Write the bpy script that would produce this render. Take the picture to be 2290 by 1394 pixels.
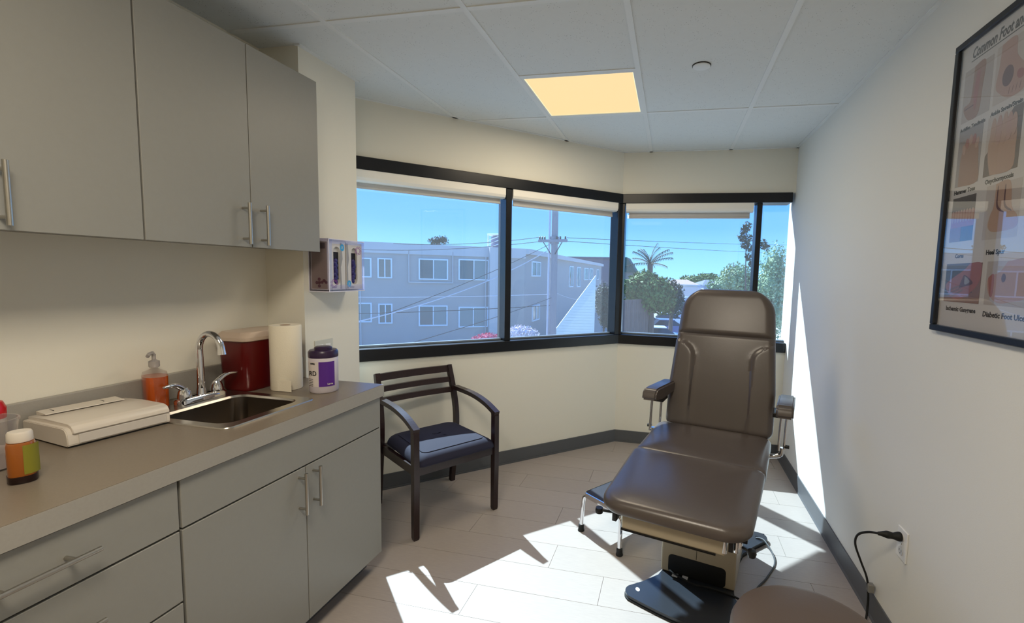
import bpy, bmesh, math, random
from mathutils import Vector, Matrix
import numpy as np
for o in list(bpy.data.objects): bpy.data.objects.remove(o)
S = bpy.context.scene; C = S.collection
random.seed(7)
PI = math.pi; R_ = math.radians
# ------------------------------------------------------------------ camera
CAMZ = 1.415; YAW, PITCH, ROLL = -0.2077, -0.0896, 0.0263; FPX, PX, PY = 1025.46, 1282.7, 705.35
_f = Vector((math.sin(YAW)*math.cos(PITCH), math.cos(YAW)*math.cos(PITCH), math.sin(PITCH)))
_r = Vector((math.cos(YAW), -math.sin(YAW), 0)); _u = _r.cross(_f)
CR = math.cos(ROLL)*_r + math.sin(ROLL)*_u; CU = -math.sin(ROLL)*_r + math.cos(ROLL)*_u; CF = _f
cam = bpy.data.objects.new('camera', bpy.data.cameras.new('camera')); C.objects.link(cam)
m = Matrix.Identity(4)
for i in range(3):
    m[i][0] = CR[i]; m[i][1] = CU[i]; m[i][2] = -CF[i]
m[2][3] = CAMZ
cam.matrix_world = m
cam.data.sensor_fit = 'HORIZONTAL'; cam.data.sensor_width = 36; cam.data.lens = FPX*36/2290
cam.data.shift_x = -(PX-1145)/2290; cam.data.shift_y = (PY-697)/2290
cam.data.clip_start = 0.02; cam.data.clip_end = 600
S.camera = cam
def at(px, py, D):                      # survey helper: world point seen at a pixel, D metres ahead
    q = CF + CR*((px-PX)/FPX) - CU*((py-PY)/FPX)
    return Vector((0, 0, CAMZ)) + q*D
# ------------------------------------------------------------------ light
w = bpy.data.worlds.new('sky'); S.world = w; w.use_nodes = True
nt = w.node_tree; nt.nodes.clear()
tc = nt.nodes.new('ShaderNodeTexCoord'); sx = nt.nodes.new('ShaderNodeSeparateXYZ'); cr = nt.nodes.new('ShaderNodeValToRGB')
bg = nt.nodes.new('ShaderNodeBackground'); wo = nt.nodes.new('ShaderNodeOutputWorld')
nt.links.new(tc.outputs['Generated'], sx.inputs[0]); nt.links.new(sx.outputs[2], cr.inputs[0])
nt.links.new(cr.outputs[0], bg.inputs[0]); nt.links.new(bg.outputs[0], wo.inputs[0])
e = cr.color_ramp.elements
e[0].position = 0.0; e[0].color = (.32, .68, 1.04, 1)
e[1].position = .9; e[1].color = (.07, .25, .74, 1)
x = cr.color_ramp.elements.new(.10); x.color = (.15, .43, .99, 1)
x = cr.color_ramp.elements.new(.28); x.color = (.085, .32, .90, 1)
bg.inputs[1].default_value = 1.62
sun = bpy.data.lights.new('sun', 'SUN'); so = bpy.data.objects.new('sun', sun); C.objects.link(so)
SD = Vector((.70, -.68, -1)).normalized()
so.rotation_euler = SD.to_track_quat('-Z', 'Y').to_euler(); so.location = (-6, 9, 9)
sun.energy = 12.5; sun.angle = R_(.53); sun.color = (.88, .98, 1.04)
def area(name, loc, sx_, sy_, p, col, rot=(0, 0, 0)):
    l = bpy.data.lights.new(name, 'AREA'); l.shape = 'RECTANGLE'; l.size = sx_; l.size_y = sy_; l.energy = p; l.color = col
    o = bpy.data.objects.new(name, l); C.objects.link(o); o.location = loc; o.rotation_euler = rot; return o
area('troffer_light', (-.508, .18, 2.385), .54, .54, 28, (1, .89, .73))
area('troffer_light', (-.508, 2.62, 2.385), .54, .54, 10, (1, .86, .66))
S.view_settings.view_transform = 'Standard'; S.view_settings.look = 'None'
S.view_settings.exposure = 0.08; S.view_settings.gamma = 1.0; S.view_settings.use_curve_mapping = False
# ------------------------------------------------------------------ materials
def lin(c):
    return tuple(((v/255)/12.92 if v/255 <= .04045 else ((v/255+.055)/1.055)**2.4) for v in c)
MATS = {}
def mat(name, c, rough=.6, metal=0, spec=.5, noise=0, nscale=40, bump=0, bscale=200, trans=0, ior=1.45, coat=0, emit=None, es=0, stretch=(1, 1, 1), alpha=1, rnd=0):
    if name in MATS: return MATS[name]
    M = bpy.data.materials.new(name); M.use_nodes = True; n = M.node_tree; b = n.nodes['Principled BSDF']
    col = lin(c)
    b.inputs['Base Color'].default_value = (*col, 1); b.inputs['Roughness'].default_value = rough; b.inputs['Metallic'].default_value = metal
    b.inputs['Specular IOR Level'].default_value = spec; b.inputs['IOR'].default_value = ior; b.inputs['Transmission Weight'].default_value = trans
    b.inputs['Coat Weight'].default_value = coat; b.inputs['Alpha'].default_value = alpha
    if emit: b.inputs['Emission Color'].default_value = (*emit, 1); b.inputs['Emission Strength'].default_value = es
    if noise or bump or rnd:
        t = n.nodes.new('ShaderNodeTexCoord'); mp = n.nodes.new('ShaderNodeMapping'); mp.inputs['Scale'].default_value = stretch
        n.links.new(t.outputs['Object'], mp.inputs[0])
    if noise or rnd:
        nz = n.nodes.new('ShaderNodeTexNoise'); nz.inputs['Scale'].default_value = nscale; nz.inputs['Detail'].default_value = 5
        n.links.new(mp.outputs[0], nz.inputs['Vector'])
        mr = n.nodes.new('ShaderNodeMapRange'); mr.inputs[3].default_value = 1-noise; mr.inputs[4].default_value = 1+noise
        mr.inputs[1].default_value = .25; mr.inputs[2].default_value = .75
        n.links.new(nz.outputs[0], mr.inputs[0])
        val = mr.outputs[0]
        if rnd:
            oi = n.nodes.new('ShaderNodeObjectInfo'); m2 = n.nodes.new('ShaderNodeMapRange'); m2.inputs[3].default_value = 1-rnd; m2.inputs[4].default_value = 1+rnd
            n.links.new(oi.outputs['Random'], m2.inputs[0]); mu = n.nodes.new('ShaderNodeMath'); mu.operation = 'MULTIPLY'
            n.links.new(val, mu.inputs[0]); n.links.new(m2.outputs[0], mu.inputs[1]); val = mu.outputs[0]
        vm = n.nodes.new('ShaderNodeVectorMath'); vm.operation = 'SCALE'; vm.inputs[0].default_value = col
        n.links.new(val, vm.inputs['Scale']); n.links.new(vm.outputs[0], b.inputs['Base Color'])
    if bump:
        nb = n.nodes.new('ShaderNodeTexNoise'); nb.inputs['Scale'].default_value = bscale; nb.inputs['Detail'].default_value = 3
        n.links.new(mp.outputs[0], nb.inputs['Vector']); bp = n.nodes.new('ShaderNodeBump'); bp.inputs['Strength'].default_value = bump; bp.inputs['Distance'].default_value = .003
        n.links.new(nb.outputs[0], bp.inputs['Height']); n.links.new(bp.outputs[0], b.inputs['Normal'])
    MATS[name] = M; return M
WALL = mat('wall_paint', (232, 228, 214), .75, spec=.25, bump=.08, bscale=350)
WALLR = mat('wall_paint_white', (228, 227, 221), .7, spec=.25, bump=.08, bscale=350)
PLANK = mat('vinyl_plank', (168, 158, 150), .38, noise=.05, nscale=9, stretch=(2, 18, 2), bump=.05, bscale=60, rnd=.03)
SUB = mat('subfloor', (96, 86, 78), .9)
BASEB = mat('rubber_base', (88, 90, 93), .5)
GRID = mat('grid_white', (232, 234, 232), .5)
BLACK = mat('black_aluminium', (15, 17, 22), .32, spec=.5)
LAM = mat('grey_laminate', (143, 142, 136), .42, spec=.45, noise=.015, nscale=60)
DARKGAP = mat('dark_gap', (26, 24, 22), .9)
COUNTER = mat('counter_laminate', (124, 113, 99), .36, spec=.5, noise=.05, nscale=160)
COUNTERE = mat('counter_edge', (158, 154, 146), .42, spec=.5, noise=.03, nscale=160)
STEEL = mat('brushed_steel', (190, 186, 178), .28, metal=1)
SINK = mat('sink_steel', (118, 108, 98), .3, metal=1)
CHROME = mat('chrome', (225, 225, 228), .06, metal=1)
VINYL = mat('brown_vinyl', (84, 76, 72), .30, spec=.65, noise=.04, nscale=8, bump=.06, bscale=260)
BEIGE = mat('beige_enamel', (172, 160, 138), .35)
BPLAS = mat('black_plastic', (20, 20, 22), .4)
RUBBER = mat('black_rubber', (14, 15, 14), .6)
WOOD = mat('espresso_wood', (40, 24, 24), .28, spec=.55, noise=.25, nscale=22, stretch=(6, 6, 1))
NAVY = mat('navy_fabric', (32, 32, 52), .85, noise=.12, nscale=500, bump=.2, bscale=700)
WHITEP = mat('white_plastic', (214, 205, 192), .35)
WHITE = mat('white_paint', (232, 232, 230), .5)
PAPER = mat('paper_towel', (235, 226, 205), .9, bump=.25, bscale=180)
AMBER = mat('amber_liquid', (190, 84, 26), .12, noise=.03, nscale=5, coat=.4)
def ceiling_mat():
    M = mat('acoustic_tile', (228, 231, 229), .9, spec=.1, noise=.012, nscale=30)
    n = M.node_tree; b = n.nodes['Principled BSDF']
    t = n.nodes.new('ShaderNodeTexCoord'); v = n.nodes.new('ShaderNodeTexVoronoi'); v.inputs['Scale'].default_value = 95; v.feature = 'F1'
    n2 = n.nodes.new('ShaderNodeTexNoise'); n2.inputs['Scale'].default_value = 14
    n.links.new(t.outputs['Object'], v.inputs['Vector']); n.links.new(t.outputs['Object'], n2.inputs['Vector'])
    a = n.nodes.new('ShaderNodeMath'); a.operation = 'LESS_THAN'; a.inputs[1].default_value = .15; n.links.new(v.outputs['Distance'], a.inputs[0])
    c = n.nodes.new('ShaderNodeMath'); c.operation = 'GREATER_THAN'; c.inputs[1].default_value = .5; n.links.new(n2.outputs[0], c.inputs[0])
    d = n.nodes.new('ShaderNodeMath'); d.operation = 'MULTIPLY'; n.links.new(a.outputs[0], d.inputs[0]); n.links.new(c.outputs[0], d.inputs[1])
    src = b.inputs['Base Color'].links[0].from_socket
    mx = n.nodes.new('ShaderNodeMix'); mx.data_type = 'RGBA'; n.links.new(d.outputs[0], mx.inputs[0]); n.links.new(src, mx.inputs[6]); mx.inputs[7].default_value = (*lin((178, 180, 178)), 1)
    n.links.new(mx.outputs[2], b.inputs['Base Color'])
    bp = n.nodes.new('ShaderNodeBump'); bp.inputs['Strength'].default_value = .2; bp.inputs['Distance'].default_value = .002; bp.invert = True
    n.links.new(d.outputs[0], bp.inputs['Height']); n.links.new(bp.outputs[0], b.inputs['Normal']); return M
TILE = ceiling_mat()
def glass_mat(name, tint, gloss, haze=0.0, hazecol=(.8, .85, 1)):
    M = bpy.data.materials.new(name); M.use_nodes = True; n = M.node_tree; n.nodes.clear()
    o = n.nodes.new('ShaderNodeOutputMaterial'); t = n.nodes.new('ShaderNodeBsdfTransparent'); t.inputs[0].default_value = (*tint, 1)
    g = n.nodes.new('ShaderNodeBsdfGlossy'); g.inputs['Roughness'].default_value = .0; g.inputs[0].default_value = (1, 1, 1, 1)
    fr = n.nodes.new('ShaderNodeLayerWeight'); fr.inputs[0].default_value = .5      # Schlick from the facing angle, same on both sides
    pw = n.nodes.new('ShaderNodeMath'); pw.operation = 'POWER'; pw.inputs[1].default_value = 5; n.links.new(fr.outputs['Facing'], pw.inputs[0])
    ml = n.nodes.new('ShaderNodeMath'); ml.operation = 'MULTIPLY_ADD'; ml.inputs[1].default_value = .9*min(gloss, 1); ml.inputs[2].default_value = .028*gloss; n.links.new(pw.outputs[0], ml.inputs[0])
    mx = n.nodes.new('ShaderNodeMixShader'); n.links.new(ml.outputs[0], mx.inputs[0]); n.links.new(t.outputs[0], mx.inputs[1]); n.links.new(g.outputs[0], mx.inputs[2])
    last = mx
    if haze:
        d = n.nodes.new('ShaderNodeBsdfTranslucent'); d.inputs[0].default_value = (*hazecol, 1)
        m2 = n.nodes.new('ShaderNodeMixShader'); m2.inputs[0].default_value = haze
        n.links.new(mx.outputs[0], m2.inputs[1]); n.links.new(d.outputs[0], m2.inputs[2]); last = m2
    n.links.new(last.outputs[0], o.inputs[0]); return M
WINGLASS = glass_mat('window_glass', (.86, .92, .95), 1.0, .02, (1, .97, .97))
PICGLASS = glass_mat('picture_glass', (.97, .97, .97), 3.4)
ACRYL = glass_mat('clear_acrylic', (.93, .92, .96), 1.3, .08, (.9, .85, .95))
CLEARP = glass_mat('clear_plastic', (.88, .88, .88), 1.3, .12, (.9, .85, .85))
# ------------------------------------------------------------------ mesh helpers
def BM(): return bmesh.new()
def obj(name, bm, m_, parent=None, smooth=False, M=None, loc=None, rotz=None):
    me = bpy.data.meshes.new(name); bmesh.ops.recalc_face_normals(bm, faces=bm.faces[:]); bm.to_mesh(me); bm.free()
    if m_: me.materials.append(m_)
    if smooth:
        me.polygons.foreach_set('use_smooth', [True]*len(me.polygons))
        try: me.set_sharp_from_angle(angle=R_(38))
        except Exception: pass
    o = bpy.data.objects.new(name, me); C.objects.link(o)
    if parent: o.parent = parent
    if M is not None: o.matrix_basis = M
    if loc: o.location = loc
    if rotz: o.rotation_euler[2] = rotz
    return o
def thing(name, label, cat, loc=(0, 0, 0), rotz=0, group=None):
    o = bpy.data.objects.new(name, None); o.empty_display_size = .1; C.objects.link(o); o.location = loc; o.rotation_euler = (0, 0, rotz)
    o['label'] = label; o['category'] = cat
    if group: o['group'] = group
    return o
def tag(o, label=None, cat=None, group=None, kind=None):
    if label: o['label'] = label
    if cat: o['category'] = cat
    if group: o['group'] = group
    if kind: o['kind'] = kind
    return o
def box(bm, lo, hi, bev=0, seg=2, M=None):
    r = bmesh.ops.create_cube(bm, size=1)
    vs = r['verts']; sc = [hi[i]-lo[i] for i in range(3)]; ce = [(hi[i]+lo[i])/2 for i in range(3)]
    for v in vs: v.co = Vector([v.co[i]*sc[i]+ce[i] for i in range(3)])
    if bev:
        es = list({e_ for v in vs for e_ in v.link_edges})
        rr = bmesh.ops.bevel(bm, geom=es, offset=bev, segments=seg, affect='EDGES', profile=.5)
        vs = list({v for f in rr['faces'] for v in f.verts} | {v for v in vs if v.is_valid})
    if M is not None:
        for v in vs: v.co = M @ v.co
    return vs
def loft(bm, rings, cap=True, closed=False):
    vr = [[bm.verts.new(p) for p in r] for r in rings]; n = len(vr[0])
    prs = list(zip(vr[:-1], vr[1:])) + ([(vr[-1], vr[0])] if closed else [])
    for a, b in prs:
        for i in range(n):
            try: bm.faces.new((a[i], a[(i+1) % n], b[(i+1) % n], b[i]))
            except ValueError: pass
    if cap and not closed:
        bm.faces.new(vr[0][::-1]); bm.faces.new(vr[-1])
    return vr
def frame_of(d):
    d = d.normalized(); a = Vector((0, 0, 1)) if abs(d.z) < .9 else Vector((1, 0, 0))
    x_ = d.cross(a).normalized(); return x_, d.cross(x_).normalized()
def tube(bm, pts, r, n=10, rs=None):
    pts = [Vector(p) for p in pts]; rings = []; x_ = None
    for i, p in enumerate(pts):
        d = (pts[min(i+1, len(pts)-1)]-pts[max(i-1, 0)]).normalized()
        if x_ is None: x_, y_ = frame_of(d)
        else:
            x_ = (x_ - d*x_.dot(d)).normalized(); y_ = d.cross(x_)
        rr = rs[i] if rs else r
        rings.append([p + (x_*math.cos(2*PI*k/n)+y_*math.sin(2*PI*k/n))*rr for k in range(n)])
    loft(bm, rings)
def smooth_pts(P, k=6):
    P = [Vector(p) for p in P]; out = []
    for i in range(len(P)-1):
        p0, p1, p2, p3 = P[max(i-1, 0)], P[i], P[i+1], P[min(i+2, len(P)-1)]
        for j in range(k):
            t = j/k
            out.append(.5*((2*p1)+(p2-p0)*t+(2*p0-5*p1+4*p2-p3)*t*t+(3*p1-p0-3*p2+p3)*t**3))
    return out+[P[-1]]
def cyl(bm, p0, p1, r0, r1=None, n=20):
    tube(bm, [p0, p1], r0, n, rs=[r0, r0 if r1 is None else r1])
def lathe(bm, prof, n=28, c=(0, 0, 0), sy=1.0, ex=2.0):
    rings = []
    for r, z in prof:
        ring = []
        for k in range(n):
            a = 2*PI*k/n; ca, sa = math.cos(a), math.sin(a)
            ring.append((c[0]+r*math.copysign(abs(ca)**(2/ex), ca), c[1]+sy*r*math.copysign(abs(sa)**(2/ex), sa), c[2]+z))
        rings.append(ring)
    loft(bm, rings)
def prism(bm, poly, z0, z1, M=None):
    a = [bm.verts.new((p[0], p[1], z0)) for p in poly]; b = [bm.verts.new((p[0], p[1], z1)) for p in poly]; n = len(poly)
    bm.faces.new(a[::-1]); bm.faces.new(b)
    for i in range(n): bm.faces.new((a[i], a[(i+1) % n], b[(i+1) % n], b[i]))
    if M is not None:
        for v in a+b: v.co = M @ v.co
def clip(poly, a, b, c):                 # keep a*x+b*y<=c
    out = []
    for i in range(len(poly)):
        p, q = poly[i], poly[(i+1) % len(poly)]; dp = a*p[0]+b*p[1]-c; dq = a*q[0]+b*q[1]-c
        if dp <= 0: out.append(p)
        if dp*dq < 0:
            t = dp/(dp-dq); out.append((p[0]+(q[0]-p[0])*t, p[1]+(q[1]-p[1])*t))
    return out
def rrect(x0, y0, x1, y1, r, k=6):
    pts = []
    for cx, cy, a0 in ((x1-r, y1-r, 0), (x0+r, y1-r, 90), (x0+r, y0+r, 180), (x1-r, y0+r, 270)):
        for j in range(k+1):
            a = R_(a0+90*j/k); pts.append((cx+r*math.cos(a), cy+r*math.sin(a)))
    return pts
def Mx(loc, X, Y, Z=None):
    X = Vector(X).normalized(); Y = Vector(Y).normalized(); Z = Vector(Z) if Z else X.cross(Y)
    m_ = Matrix.Identity(4)
    for i in range(3): m_[i][0] = X[i]; m_[i][1] = Y[i]; m_[i][2] = Z[i]; m_[i][3] = loc[i]
    return m_
def text(name, s, size, M, m_, parent, shear=0, align='LEFT', ext=.0002, bold=0):
    cu = bpy.data.curves.new(name, 'FONT'); cu.body = s; cu.size = size; cu.shear = shear; cu.align_x = align; cu.extrude = ext; cu.offset = bold; cu.resolution_u = 2
    t = bpy.data.objects.new('tmp', cu); C.objects.link(t)
    me = bpy.data.meshes.new_from_object(t.evaluated_get(bpy.context.evaluated_depsgraph_get()))
    bpy.data.objects.remove(t); me.materials.clear(); me.materials.append(m_)
    o = bpy.data.objects.new(name, me); C.objects.link(o); o.parent = parent; o.matrix_basis = M; return o
# ------------------------------------------------------------------ room shell
XR, YF, XL, CZ = .894, 3.82, -1.90, 2.405
AD = R_(43.9); D2 = Vector((math.cos(AD), math.sin(AD), 0)); N2 = Vector((-D2.y, D2.x, 0)); W0 = Vector((-.42, YF, 0))
AM = Mx(W0, D2, N2)                      # angled wall frame: x along, y outward
aC = N2.x*W0.x+N2.y*W0.y
YB = -1.6
def room_clip(poly, off=.0):
    poly = clip(poly, 1, 0, XR+off); poly = clip(poly, 0, 1, YF+off) if poly else poly
    poly = clip(poly, N2.x, N2.y, aC+off) if poly else poly
    poly = clip(poly, -1, 0, 2.25) if poly else poly
    return clip(poly, 0, -1, -YB) if poly else poly
def struct(name, bm, m_, parent=None, **k):
    o = obj(name, bm, m_, parent, **k)
    if parent is None: o['kind'] = 'structure'
    return o
fl = BM(); prism(fl, room_clip([(-3, -3), (3, -3), (3, 5), (-3, 5)], .02), -.15, -.005); floor = struct('floor', fl, SUB)
PW, PL, GAP = .1925, 1.22, .0008
row = 0; yy = 1.645-PW*17
while yy < YF:
    off = {17: -.80, 18: -.25, 19: -.52}.get(row, (row*.437) % PL)
    off = -.80 + ((off+.80) % PL) - PL*2
    k = 0
    while off < XR:
        pl = room_clip([(off+GAP, yy+GAP), (off+PL-GAP, yy+GAP), (off+PL-GAP, yy+PW-GAP), (off+GAP, yy+PW-GAP)])
        if len(pl) > 2:
            xs = [p[0] for p in pl]; ys = [p[1] for p in pl]
            if max(xs) > XL and not (max(xs) < -1.35 and max(ys) < 1.8):
                b = BM(); cx, cy = (min(xs)+max(xs))/2, (min(ys)+max(ys))/2
                prism(b, [(p[0]-cx, p[1]-cy) for p in pl], -.005, 0); obj('plank', b, PLANK, floor, loc=(cx, cy, 0))
        off += PL
    yy += PW; row += 1
# walls
b = BM(); box(b, (XR, YB-.15, -.02), (XR+.15, YF+.17, 2.55)); struct('wall_right', b, WALLR)
b = BM(); box(b, (-2.4, YB-.15, -.02), (XL, 1.85, 2.55)); struct('wall_left', b, WALL)
b = BM(); box(b, (-2.4, 1.85, -.02), (-1.69, 2.233, 2.55)); struct('wall_column', b, WALL)
b = BM(); box(b, (-2.4, YB-.15, -.02), (XR+.15, YB, 2.55)); struct('wall_back', b, WALL)
ZS0, ZS1, ZH0, ZH1 = .845, .92, 2.0, 2.075
b = BM(); box(b, (-.47, YF, -.02), (XR+.02, YF+.15, ZS0)); box(b, (-.47, YF, ZH1), (XR+.02, YF+.15, 2.55)); struct('wall_far', b, WALL)
b = BM(); box(b, (-2.75, 0, -.02), (.045, .15, ZS0), M=AM); box(b, (-2.75, 0, ZH1), (.045, .15, 2.55), M=AM)
box(b, (-2.75, 0, ZS0), (-2.3, .15, ZH1), M=AM); struct('wall_angled', b, WALL)
# baseboards
b = BM(); prism(b, [(0, 0), (0, .10), (-.006, .10), (-.009, .012), (-.014, 0)], YB, YF, Mx((XR, 0, 0), (1, 0, 0), (0, 0, 1), (0, 1, 0)))
struct('baseboard_right', b, BASEB)
b = BM(); box(b, (-.42, YF-.008, 0), (XR, YF, .10)); box(b, (-.42, YF-.016, 0), (XR, YF, .01)); struct('baseboard_far', b, BASEB)
b = BM(); box(b, (-2.4, -.008, 0), (-.0, 0, .10), M=AM); box(b, (-2.4, -.016, 0), (-.0, 0, .01), M=AM); struct('baseboard_angled', b, BASEB)
# ceiling
b = BM(); prism(b, room_clip([(-3, -3), (3, -3), (3, 5), (-3, 5)], .1), CZ+.025, CZ+.2); ceil_ = struct('ceiling', b, WALL)
G = .6096; GX = [-1.422+G*i for i in range(-2, 5)]; GY = [1.7065+2*G*i for i in range(-3, 3)]
TB = .012
def tile(x0, y0, x1, y1):
    p = room_clip([(x0, y0), (x1, y0), (x1, y1), (x0, y1)])
    if len(p) > 2:
        xs = [q[0] for q in p]; ys = [q[1] for q in p]; cx, cy = (min(xs)+max(xs))/2, (min(ys)+max(ys))/2
        if max(xs) > XL+.02:
            b = BM(); prism(b, [(q[0]-cx, q[1]-cy) for q in p], 0, .016); obj('ceiling_tile', b, TILE, ceil_, loc=(cx, cy, CZ+.0035))
for i in range(len(GX)-1):
    for j in range(len(GY)-1):
        x0, x1, y0, y1 = GX[i]+.003, GX[i+1]-.003, GY[j]+.003, GY[j+1]-.003
        if i == 3:
            if j == 3: tile(x0, y0, x1, y0+G-.005); continue
            if j in (0, 1, 2):
                ym = {0: GY[0]+G, 1: GY[1]+G, 2: GY[2]+G}[j]
                if j == 1: tile(x0, y0, x1, ym-.003); continue     # troffer over (y .18)
                if j == 0: tile(x0, y0, x1, ym-.003); continue
        tile(x0, y0, x1, y1)
for gx in GX:
    p = room_clip([(gx-TB, -1.6), (gx+TB, -1.6), (gx+TB, 5), (gx-TB, 5)])
    if len(p) > 2 and max(q[0] for q in p) > XL: b = BM(); prism(b, p, CZ-.001, CZ+.0035); obj('grid_bar', b, GRID, ceil_)
GYS = GY+[]
for gy in GYS:
    p = room_clip([(XL, gy-TB), (3, gy-TB), (3, gy+TB), (XL, gy+TB)])
    if len(p) > 2: b = BM(); prism(b, p, CZ, CZ+.0035); obj('grid_bar', b, GRID, ceil_)
for gy in (GY[3]+G, GY[1]+G, GY[0]+G):
    b = BM(); box(b, (GX[3], gy-TB, CZ), (GX[4], gy+TB, CZ+.0035)); obj('grid_bar', b, GRID, ceil_)
b = BM(); box(b, (XR-.02, YB, CZ-.001), (XR, YF, CZ+.003)); box(b, (-.42, YF-.02, CZ-.001), (XR, YF, CZ+.003)); box(b, (-2.6, -.02, CZ-.001), (0, 0, CZ+.003), M=AM)
box(b, (-1.70, 1.84, CZ-.001), (-1.67, 2.245, CZ+.003)); obj('edge_trim', b, GRID, ceil_)
# troffers
LAMP = mat('lamp_diffuser', (30, 25, 18), .5, emit=(1.0, .735, .36), es=.94)
LEDGE = mat('lamp_diffuser_edge', (30, 28, 22), .5, emit=(1.0, .95, .62), es=1.0)
def troffer(cx, cy, label):
    t = thing('ceiling_light', label, 'ceiling light', (cx, cy, CZ), 0, 'flush square ceiling lights')
    b = BM(); h = .293
    for lo, hi in (((-h, -h, .0), (h, -.28, .012)), ((-h, .28, 0), (h, h, .012)), ((-h, -.28, 0), (-.28, .28, .012)), ((.28, -.28, 0), (h, .28, .012))): box(b, lo, hi)
    obj('frame', b, GRID, t)
    b = BM(); box(b, (-.276, -.276, .004), (.276, .276, .009)); obj('diffuser', b, LAMP, t)
    b = BM(); s = .2795
    for lo, hi in (((-s, -s, .004), (s, -.276, .009)), ((-s, .276, .004), (s, s, .009)), ((-s, -.276, .004), (-.276, .276, .009)), ((.276, -.276, .004), (s, .276, .009))): box(b, lo, hi)
    obj('lit_rim', b, LEDGE, t); return t
troffer(-.508, GY[3]+G*1.5, 'lit warm yellow square light flush in the ceiling before the windows')
troffer(-.508, GY[1]+G*1.5, 'square ceiling light overhead, outside the picture')
troffer(-.508, GY[0]+G*1.5, 'square ceiling light behind the viewer, outside the picture')
t = thing('sprinkler_cover', 'small round white cover plate on the ceiling right of the lit panel', 'sprinkler', (.094, 2.325, CZ))
b = BM(); lathe(b, [(.001, -.0045), (.038, -.0045), (.0405, -.003), (.0405, .0)], 36); obj('cover_plate', b, GRID, t, True)
b = BM(); lathe(b, [(.001, .003), (.043, .003), (.043, -.0002), (.001, -.0002)], 36); obj('shadow_ring', b, DARKGAP, t, True)
# windows
def bar(parent, name, lo, hi, M=None, m_=BLACK):
    b = BM(); box(b, lo, hi, .003, 1, M=M); return obj(name, b, m_, parent)
w1 = bpy.data.objects.new('window_1', None); C.objects.link(w1); w1['kind'] = 'structure'
w2 = bpy.data.objects.new('window_2', None); C.objects.link(w2); w2['kind'] = 'structure'
bar(w1, 'window_header', (-2.3, -.018, ZH0), (-.0, .14, ZH1), AM); bar(w1, 'window_sill', (-2.3, -.018, ZS0), (-.0, .14, ZS1), AM)
bar(w1, 'mullion', (-1.03, -.008, ZS1), (-.985, .13, ZH0), AM); bar(w1, 'corner_post', (-.043, -.01, ZS1), (.0, .10, ZH0), AM); bar(w1, 'jamb', (-2.3, 0, ZS1), (-2.25, .12, ZH0), AM)
BEAD = mat('bead_reflection_grey', (120, 132, 145), .35)  # blue-grey colour on the bead stands for the reflection on the sill ledge
for x0, x1 in ((-2.25, -1.03), (-.985, -.043)):
    b = BM(); box(b, (x0, .088, ZS1), (x1, .093, ZH0), M=AM); obj('glass_pane', b, WINGLASS, w1)
    bar(w1, 'bead_reflection', (x0, .055, ZS1), (x1, .087, ZS1+.014), AM, BEAD)
bar(w2, 'window_header', (-.435, YF-.018, ZH0), (.872, YF+.14, ZH1)); bar(w2, 'window_sill', (-.435, YF-.018, ZS0), (XR-.002, YF+.14, ZS1))
bar(w2, 'mullion', (.623, YF-.008, ZS1), (.662, YF+.13, ZH0)); bar(w2, 'corner_post', (-.42, YF-.008, ZS1), (-.395, YF+.12, ZH0))
for x0, x1 in ((-.395, .623), (.662, XR)):
    b = BM(); box(b, (x0, YF+.098, ZS1), (x1, YF+.103, ZH0)); obj('glass_pane', b, WINGLASS, w2)
    bar(w2, 'bead_reflection', (x0, YF+.06, ZS1), (x1, YF+.097, ZS1+.014), None, BEAD)
# blinds
BLC = mat('blind_cream', (246, 241, 230), .5); BLF = mat('blind_fabric', (196, 194, 192), .8); BLH = mat('blind_hem', (190, 189, 186), .6)
def blind(x0, x1, M, label, inset=.02, drop=.1, chain=True):
    t = thing('roller_blind', label, 'blind', (0, 0, 0), 0, 'rolled-up window blinds'); t.matrix_basis = M
    prof = [(-.012, 2.0), (-.012, 1.955), (-.004, 1.938), (.012, 1.930), (.05, 1.930), (.05, 2.0)]
    b = BM(); prism(b, prof, x0, x1, Mx((0, 0, 0), (0, 1, 0), (0, 0, 1), (1, 0, 0))); obj('cassette', b, BLC, t)
    b = BM(); cyl(b, (x0+.01, .045, 1.965), (x1-.01, .045, 1.965), .025); obj('roll', b, BLF, t, True)
    b = BM(); box(b, (x0+inset, .040, 2.0-drop+.012), (x1-inset, .042, 1.96)); obj('fabric', b, BLF, t)
    b = BM(); box(b, (x0+inset, .034, 2.0-drop), (x1-inset, .048, 2.0-drop+.014), .003); obj('hem_bar', b, BLH, t)
    return t
blind(-2.24, -1.035, AM, 'cream roller blind rolled up above the leftmost window pane', drop=.105)
blind(-.978, -.05, AM, 'cream roller blind rolled up above the middle pane, seen at an angle', drop=.11)
bl3 = blind(-.388, .598, Mx((0, YF, 0), (1, 0, 0), (0, 1, 0)), 'cream roller blind rolled up above the far window facing the room', drop=.115)
b = BM(); tube(b, smooth_pts([(.11, .036, 1.886), (.105, .034, 1.87), (.10, .034, 1.855)]), .0012, 6); obj('pull_tab', b, BLC, bl3)

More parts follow.
